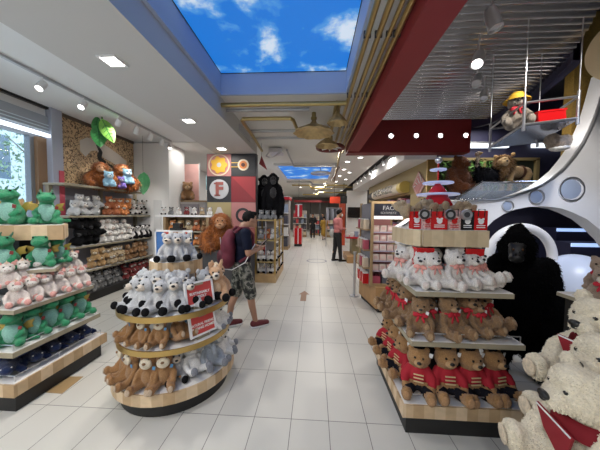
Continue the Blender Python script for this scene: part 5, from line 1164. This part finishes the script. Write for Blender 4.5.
for i in range(7):
    k = ('s_bw','s_dgrey','s_white','s_dred','s_bw','s_spot','s_white')[i]
    place(k,(-3.15+i*.165,5.05,1.602),.3,.17,dict(s_bw='black and white plush cow',s_dgrey='grey plush raccoon',s_white='white plush lamb',s_dred='dark red plush ladybird',s_spot='spotted plush leopard')[k]+' on the white cabinet top, '+ORD[i]+' from the left',G)
# far left niche with a pink poster and a brown bear
t = thing('pink_poster', 'pink and white sunset poster behind the tall brown bear', 'poster', (-3.5,6.9,2.1)); MB().box(-3.76,-3.27,6.92,6.95,1.98,3.02).build('sheet', mat('sunset_pink',(.80,.45,.42),.6,var=.35,vs=1.2), t)
mb = MB(); mb.box(-3.79,-3.76,6.90,6.96,1.98,3.05); mb.box(-3.27,-3.25,6.90,6.96,1.98,3.05); mb.build('frame', WHITE, t)
t = thing('shelf_cabinet', 'white shelf cabinet carrying the tall brown bear', 'cabinet', (-3.4,6.7,0)); MB().box(-3.8,-2.95,6.55,6.9,0,1.94).build('body', mat('cab_pale',(.5,.48,.48),.6), t); MB().box(-3.82,-2.93,6.53,6.92,1.94,1.98).build('top', FRAMEW, t)
t = thing('framed_picture', 'small grey framed picture below the tall brown bear', 'picture', (-3.35,6.5,1.6)); MB().box(-3.62,-3.10,6.51,6.55,1.45,1.88).build('frame', mat('pic_grey',(.28,.25,.27),.5), t); MB().ell((-3.36,6.51,1.66),(.12,.012,.16)).build('motif', mat('pic_pale',(.6,.58,.6),.5), t)
place('s_brown',(-3.47,6.66,1.985),.5,.52,'tall brown plush bear standing before the pink sunset poster')
t = thing('blue_poster', 'blue green picture panel between the pink poster and the poster wall', 'poster', (-2.85,6.9,1.9)); MB().box(-3.08,-2.62,6.93,6.96,1.45,2.7).build('sheet', mat('poster_teal',(.30,.48,.55),.5,var=.5,vs=3), t); MB().box(-3.08,-2.62,6.91,6.93,1.95,2.3).build('band', WHITE, t)
# far gondolas with red canopies on the left of the aisle
PROD = [mat('product_%d'%i,c,.5) for i,c in enumerate([(.55,.06,.07),(.62,.60,.58),(.06,.06,.08),(.50,.30,.26),(.25,.30,.40),(.60,.50,.35)])]
PN = ['red','white','black','rose','blue grey','tan']
def gondola(x0,x1,y0,y1,h,lab,side,canopy=True,rows=4,n=5):
    short = {'first':'first red topped shelving','second':'second red topped shelving','dark':'dark far shelving','grey':'grey far shelving','low':'low end shelving','cluttered':'orange pillar shelving'}[lab.split()[0]]
    t = thing('gondola_shelving', lab, 'shelving', ((x0+x1)/2,(y0+y1)/2,0))
    MB().box(x0,x1,y0,y1,0,.15).build('base', FRAMEW, t); MB().box(x0,x1,y0+.35,y1,.15,h-.12).build('back_panel', mat('gondola_white',(.34,.31,.29),.6) if 'gondola_white' not in bpy.data.materials else bpy.data.materials['gondola_white'], t)
    if canopy: MB().box(x0-.05,x1+.05,y0-.05,y1+.05,h-.12,h).build('canopy', REDC, t); MB().box(x0-.06,x1+.06,y0-.06,y1+.06,h,h+.02).build('cornice', WHITE, t)
    for r in range(rows):
        z = .15+(h-.35)*(r)/rows
        if r: MB().box(x0,x1,y0,y1,z-.025,z).build('shelf', LAMW, t)
        for i in range(n):
            w_ = (x1-x0-.04)/n; x = x0+.02+i*w_; hh = (h-.35)/rows*random.uniform(.5,.8); k = random.randrange(6)
            o = MB().box(x+.01,x+w_-.01,y0+.03,y0+.25,z+.002,z+hh).build('toy_box', PROD[k], origin=(x,y0,z)); tag(o, PN[k]+' toy box on the '+short+', row '+['one','two','three','four','five'][r]+' up, '+ORD[i]+' from left','box','toy boxes on the far shelving')
gondola(-2.3,-1.25,8.3,9.5,2.45,'first red topped shelving past the gorillas',1)
gondola(-2.2,-1.18,11.2,12.3,2.4,'second red topped shelving past the gorillas',1)
t = thing('red_display_box', 'bright red box with white stripes standing on the aisle floor', 'display box', (-.78,12.6,0)); MB().box(-1.02,-.60,12.5,12.9,.12,.92).build('body', REDGL, t); MB().box(-1.0,-.62,12.52,12.88,0,.12).build('base', BLACK, t)
mb = MB(); mb.box(-.83,-.79,12.49,12.5,.12,.92); mb.box(-1.02,-1.0,12.49,12.5,.12,.92); mb.box(-.62,-.60,12.49,12.5,.12,.92); mb.build('stripe', WHITE, t)
t = thing('red_banner', 'red and white hanging banner above the red display box', 'banner', (-.75,12.7,1.4)); MB().box(-.98,-.62,12.7,12.72,1.5,2.1).build('cloth', REDC, t); MB().box(-.86,-.78,12.69,12.7,1.5,2.1).build('stripe', WHITE, t); MB().box(-.98,-.62,12.69,12.73,2.1,2.13).build('bar', WHITE, t); MB().tube([(-.8,12.71,2.13),(-.8,12.71,3.36)],.01,6).build('cord', DARK, t)
FAR = [(-4.2,-2.6,15.5,16.2,2.2,'dark shelving left of the far aisle',0),(-1.5,-.55,17.5,18.2,2.0,'grey shelving at the far aisle turn',0),(-.35,.42,19.2,19.8,1.75,'low shelving at the end of the aisle',0),(.85,2.0,17.6,18.2,2.0,'cluttered shelving beside the orange pillar',0)]
for a in FAR: gondola(*a[:6],0,canopy=False,rows=4,n=5)
for i,(x,y,h,lab,mm_) in enumerate([(-.5,18.5,2.5,'dark canopy frame over the far aisle',RED),(.5,24.4,2.75,'dark red canopy frame at the back of the shop',RED)]):
    t = thing('canopy_frame', lab, 'canopy', (x,y,0))
    for dx in (-.9,.9): MB().box(x+dx-.04,x+dx+.04,y,y+.08,0,h).build('post', DARK, t)
    MB().box(x-1,x+1,y-.05,y+.4,h,h+.16).build('canopy', mm_, t)
t = thing('red_sign_board', 'bright orange red sign board hung high at the back', 'sign', (1.2,14,2.4)); MB().box(.85,1.42,14.0,14.05,2.25,2.62).build('board', mat('sign_orange',(.62,.05,.015),.5), t); MB().tube([(1.1,14.02,2.62),(1.1,14.02,3.36)],.01,6).build('cord', DARK, t)
t = thing('black_screen', 'small square black screen beside the orange red sign board', 'screen', (1.65,14,2.4)); MB().box(1.45,1.80,14.0,14.08,2.25,2.66).build('panel', BLK, t); MB().tube([(1.62,14.04,2.66),(1.62,14.04,3.36)],.02,6).build('pole', DARK, t)
o = MB().box(1.32,1.62,13.2,13.5,0,2.2).build('orange_pillar', mat('pillar_orange',(.55,.08,.03),.5), origin=(1.5,13.3,0)); tag(o,'orange red square pillar behind the person in the pink shirt','pillar')
struct(MB().box(1.85,3.0,14.5,14.7,0,3.0).build('wall_screen', WHITE))
t = thing('wall_screen_tv', 'wide black screen on the white wall by the counter', 'screen', (2.2,14.4,1.9)); MB().box(1.90,2.62,14.38,14.46,1.45,2.05).build('panel', BLK, t); MB().box(2.1,2.3,14.46,14.5,1.6,1.9).build('mount', DARK, t)
t = thing('clothes_rack', 'rack of grey garments behind the person in the pink shirt', 'clothes rack', (.95,12.6,0))
MB().tube([(.6,12.6,0),(.6,12.6,1.95),(1.35,12.6,1.95),(1.35,12.6,0)],.025,8).build('frame', STEEL, t)
for i in range(8): MB().prism([(.64+i*.085,1.92),(.70+i*.085,1.92),(.74+i*.085,1.35),(.62+i*.085,1.35)],12.45,12.75,'y').build('garment', [GREYP,DARK,mat('cloth_mid',(.2,.2,.22),.8) if 'cloth_mid' not in bpy.data.materials else bpy.data.materials['cloth_mid']][i%3], t)
# counter table beside the pink-shirted person
t = thing('counter_table', 'red topped counter table beside the person in the pink shirt', 'table', (1.6,9.0,0))
MB().box(1.12,2.1,8.7,9.6,.80,.86).build('top', REDC, t); MB().box(1.35,2.0,8.9,9.5,.1,.8).build('cabinet', mat('cab_olive',(.28,.25,.14),.6), t)
MB().box(1.12,2.2,8.4,9.7,0,.22).build('plinth', WOODP, t)
for i in range(6):
    x = 1.1+i*.16; k = (1,1,4,1,3,1)[i]
    o = MB().box(x,x+.12,8.75,8.9,.862,.95+.05*(i%3)).build('toy_box', PROD[k], origin=(x,8.8,.86)); tag(o, PN[k]+' carton on the red counter table, '+ORD[i]+' from the left','box','cartons on the red counter table')
o = MB().prism([(-.25,4.64),(-.14,4.64),(-.14,5.02),(-.08,5.02),(-.19,5.26),(-.30,5.02),(-.25,5.02)],0,.002).build('floor_arrow', mat('arrow_tan',(.30,.17,.10),.6), origin=(-.19,5,0)); tag(o,'tan brown arrow sticker on the tiled aisle floor','floor sticker')
o = MB().lathe([(.30,0),(.36,0),(.36,.002),(.30,.002)],(.10,8.7,0),40).build('floor_ring', GREYP, origin=(.1,8.7,0)); tag(o,'thin grey ring marking on the aisle floor','floor sticker')
t = thing('floor_mat', 'small tan mat on the floor beside the green dragon display', 'mat', (-2.25,2.35,0)); MB().prism([(-2.425,2.06),(-2.26,2.055),(-2.285,2.29),(-2.425,2.28)],0,.003).build('sheet', mat('mat_tan',(.36,.24,.11),.6), t)

# ------------------------------------------------------------------ people (local: facing +Y)
SKIN = mat('skin',(.46,.25,.16),.5,var=.05,vs=10); HAIR = mat('hair_black',(.008,.007,.007),.75,bump=.5,bs=40,spec=.2)
def person(lab, loc, rz, h, shirt, pants, shoe, shorts=False, hair=HAIR, step=.16, arm_up=.8, head_down=.3, vox=.014, mask=False, dress=False, bent=0):
    t = local('person',lab,'person'); L = []
    hipz, kz, az, shz = .90,.48,.08,1.40
    f = step
    LEGS = {1:[(.09,0,hipz),(.10,f*.55,kz),(.10,f,az)],-1:[(-.09,0,hipz),(-.10,-f*.35,kz),(-.10,-f,az)]}
    hd = (0,.03+.10*head_down,1.585-.03*head_down)
    pr = [('e',(0,0,.96),(.155,.11,.13)),('e',(0,0,1.12),(.145,.095,.16)),('e',(0,.0,1.29),(.165,.10,.15)),('l',[((0,0,1.38),.075),((0,.02,1.47),.055),((hd[0],hd[1]-.02,hd[2]-.06),.055)]),
          ('e',hd,(.076,.095,.115)),('e',(0,hd[1]+.05,hd[2]-.07),(.05,.055,.05)),('e',(0,hd[1]+.10,hd[2]-.015),(.014,.022,.022)),('e',(0,hd[1]+.088,hd[2]-.06),(.025,.014,.010))]
    for s in (-1,1):
        pr.append(('e',(s*.078,hd[1]-.01,hd[2]-.005),(.014,.022,.032)))
        sh = (s*.185,0,1.37); el = (s*.235,-.02+.04*arm_up,1.10); wr = (s*(.235-.12*arm_up),.04+.17*arm_up,.87+.27*arm_up)
        pr.append(('l',[((s*.12,0,1.38),.06),(sh,.058),(el,.042),(wr,.028)]))
        d = (Vector(wr)-Vector(el)).normalized(); pm = Vector(wr)+d*.05; pr.append(('e',tuple(pm),(.030,.036,.040)))
        for k in range(4):
            b0 = pm+Vector(((k-1.5)*.016,0,0))+d*.03; b1 = b0+d*(.034+.006*(k in (1,2))); b2 = b1+(d+Vector((0,.3,.9*arm_up-.3))).normalized()*.028
            pr.append(('l',[(tuple(b0),.010),(tuple(b1),.009),(tuple(b2),.008)]))
        th = pm+Vector((-s*.03,.01,0)); pr.append(('l',[(tuple(th),.011),(tuple(th+d*.03+Vector((-s*.012,.012,.01))),.009)]))
        A, B, Cc = LEGS[s]; pr.append(('l',[(A,.085),(B,.058),(((B[0]+Cc[0])/2,(B[1]+Cc[1])/2-.015,(B[2]+Cc[2])/2+.04),.052),(Cc,.036)])); pr.append(('l',[((Cc[0],Cc[1],.05),.038),((Cc[0],Cc[1]+.13,.035),.03)]))
    blob('body',pr,SKIN,t,vox,2)
    cl = [('e',(0,0,1.0),(.165,.122,.10)),('e',(0,0,1.12),(.158,.110,.17)),('e',(0,0,1.29),(.178,.113,.155))]
    for s in (-1,1):
        sh = Vector((s*.185,0,1.37)); el = Vector((s*.235,-.02+.04*arm_up,1.10)); wr = Vector((s*(.235-.12*arm_up),.04+.17*arm_up,.87+.27*arm_up))
        if shorts: cl.append(('l',[((s*.12,0,1.38),.072),(tuple(sh),.075),(tuple(sh.lerp(el,.65)),.066)]))
        else: cl.append(('l',[((s*.12,0,1.38),.072),(tuple(sh),.072),(tuple(el),.056),(tuple(el.lerp(wr,.85)),.042)]))
    if dress: cl += [('l',[((0,0,1.0),.16),((0,0,.75),.19),((0,0,.45),.22)])]
    s_ = blob('shirt',cl,shirt,t,vox,2)
    pl = [('e',(0,0,.92),(.165,.122,.12))]
    for s in (-1,1):
        A, B, Cc = LEGS[s]; A, B, Cc = Vector(A), Vector(B), Vector(Cc)
        if shorts: pl.append(('l',[(tuple(A),.105),(tuple(B+Vector((0,0,.02))),.092)]))
        else: pl.append(('l',[(tuple(A),.102),(tuple(B),.075),(tuple(Cc),.058)]))
    if not dress: blob('shorts' if shorts else 'trousers',pl,pants,t,vox,2)
    for s in (-1,1):
        Cc = LEGS[s][2]
        sh_ = blob('shoe',[('l',[((Cc[0],Cc[1]-.03,.055),.052),((Cc[0],Cc[1]+.10,.045),.046),((Cc[0],Cc[1]+.17,.04),.040)])],shoe,t,vox,2)
        MB().prism([(Cc[0]+x,Cc[1]+y) for x,y in ((-.045,-.08),(.045,-.08),(.05,.05),(.045,.17),(.0,.215),(-.045,.17),(-.05,.05))],0,.022).build('sole',WHITE,sh_,bevel=.004)
    blob('hair',[('e',(0,hd[1]-.022,hd[2]+.035),(.088,.098,.098)),('e',(0,hd[1]+.05,hd[2]+.085),(.062,.05,.035))],hair,t,vox,2,.006,60)
    for s in (-1,1): ep('eye',(s*.03,hd[1]+.088,hd[2]+.012),(.011,.007,.008),EYE,t,sub=1)
    if mask: ep('mask',(0,hd[1]+.072,hd[2]-.055),(.066,.05,.055),WHITE,t)
    t.location = loc; t.rotation_euler = (0,0,rz); k = h/1.70; t.scale = (k,k,k)
    return t
m, nt, b = newmat('camouflage'); N = nt.nodes.new; Lk = nt.links.new
tc = N('ShaderNodeTexCoord'); n = N('ShaderNodeTexNoise'); n.inputs['Scale'].default_value = 13; n.inputs['Detail'].default_value = 3; rp = N('ShaderNodeValToRGB'); rp.color_ramp.interpolation = 'CONSTANT'
e = rp.color_ramp.elements; e[0].color = (.03,.032,.03,1); e[1].position = .45; e[1].color = (.12,.125,.10,1); k = e.new(.53); k.color = (.30,.29,.25,1); k = e.new(.62); k.color = (.06,.065,.055,1)
Lk(tc.outputs['Object'], n.inputs['Vector']); Lk(n.outputs['Fac'], rp.inputs['Fac']); Lk(rp.outputs['Color'], b.inputs['Base Color']); b.inputs['Roughness'].default_value = .9; CAMO = m
MAROON = mat('maroon_canvas',(.13,.015,.03),.75,var=.15,vs=12)
t = man = person('person with a maroon backpack and camouflage shorts looking down in the aisle',(-1.03,3.50,0),-R(58),1.70,mat('tee_navy',(.009,.012,.028),.9,spec=.2),CAMO,mat('shoe_maroon',(.14,.02,.025),.6),True,step=.17,arm_up=1.0,head_down=.9,vox=.011)
bp = blob('backpack',[('e',(0,-.20,1.16),(.17,.10,.22)),('e',(0,-.22,1.02),(.18,.115,.15)),('e',(0,-.17,1.33),(.12,.07,.10))],MAROON,t,.016,3)
blob('pocket',[('e',(0,-.30,1.04),(.12,.05,.11))],mat('maroon_dark',(.09,.012,.022),.75),bp,.014,2)
for s in (-1,1): MB().tube([(s*.10,-.13,1.38),(s*.115,-.06,1.445),(s*.125,.05,1.435),(s*.13,.12,1.34),(s*.14,.115,1.2),(s*.16,.05,1.05),(s*.15,-.08,.98)],.022,8).build('strap',MAROON,bp)
MB().tube([(-.12,-.28,1.30),(-.2,-.25,1.1),(-.2,-.2,.93),(-.05,-.24,.86),(.14,-.18,.88),(.22,-.02,.98),(.20,.08,1.15),(.16,.14,1.22)],.007,6).build('cable',WHITE,t)
MB().cbox((0,.33,1.22),(.075,.012,.15),rot=(-.9,0,0)).build('phone',BLK,t)
t = person('person in a pink shirt, face mask and dark trousers at the red counter',(.80,8.6,0),-R(70),1.80,mat('shirt_pink',(.50,.17,.17),.85),mat('trouser_black',(.012,.012,.014),.8),BLK,False,step=.08,arm_up=.8,head_down=.3,mask=True,vox=.02)
bg = blob('shoulder_bag',[('e',(-.24,-.05,.92),(.08,.13,.15))],mat('bag_grey',(.45,.44,.42),.7),t,.016,2); MB().tube([(-.24,-.03,1.05),(-.12,-.05,1.42),(.1,.08,1.2)],.012,6).build('strap',DARK,bg)
person('person in a mustard yellow dress walking far down the aisle',(.62,15.8,0),R(10),1.50,mat('dress_mustard',(.34,.20,.03),.85),mat('trouser_tan',(.3,.2,.1),.8),BLK,False,step=.12,arm_up=.3,vox=.025,dress=True)
person('person in black clothes standing far down the aisle by the shelves',(-.10,16.8,0),R(180),1.68,mat('top_black',(.012,.012,.014),.8),bpy.data.materials['trouser_black'],BLK,False,step=.06,arm_up=.6,vox=.025)
person('person in a dark jacket farthest down the aisle',(.75,21.5,0),R(150),1.70,mat('jacket_dark',(.03,.03,.045),.8),bpy.data.materials['trouser_black'],BLK,False,step=.1,arm_up=.3,vox=.03)
for o in bpy.data.objects:
    if '_o' in o: del o['_o']
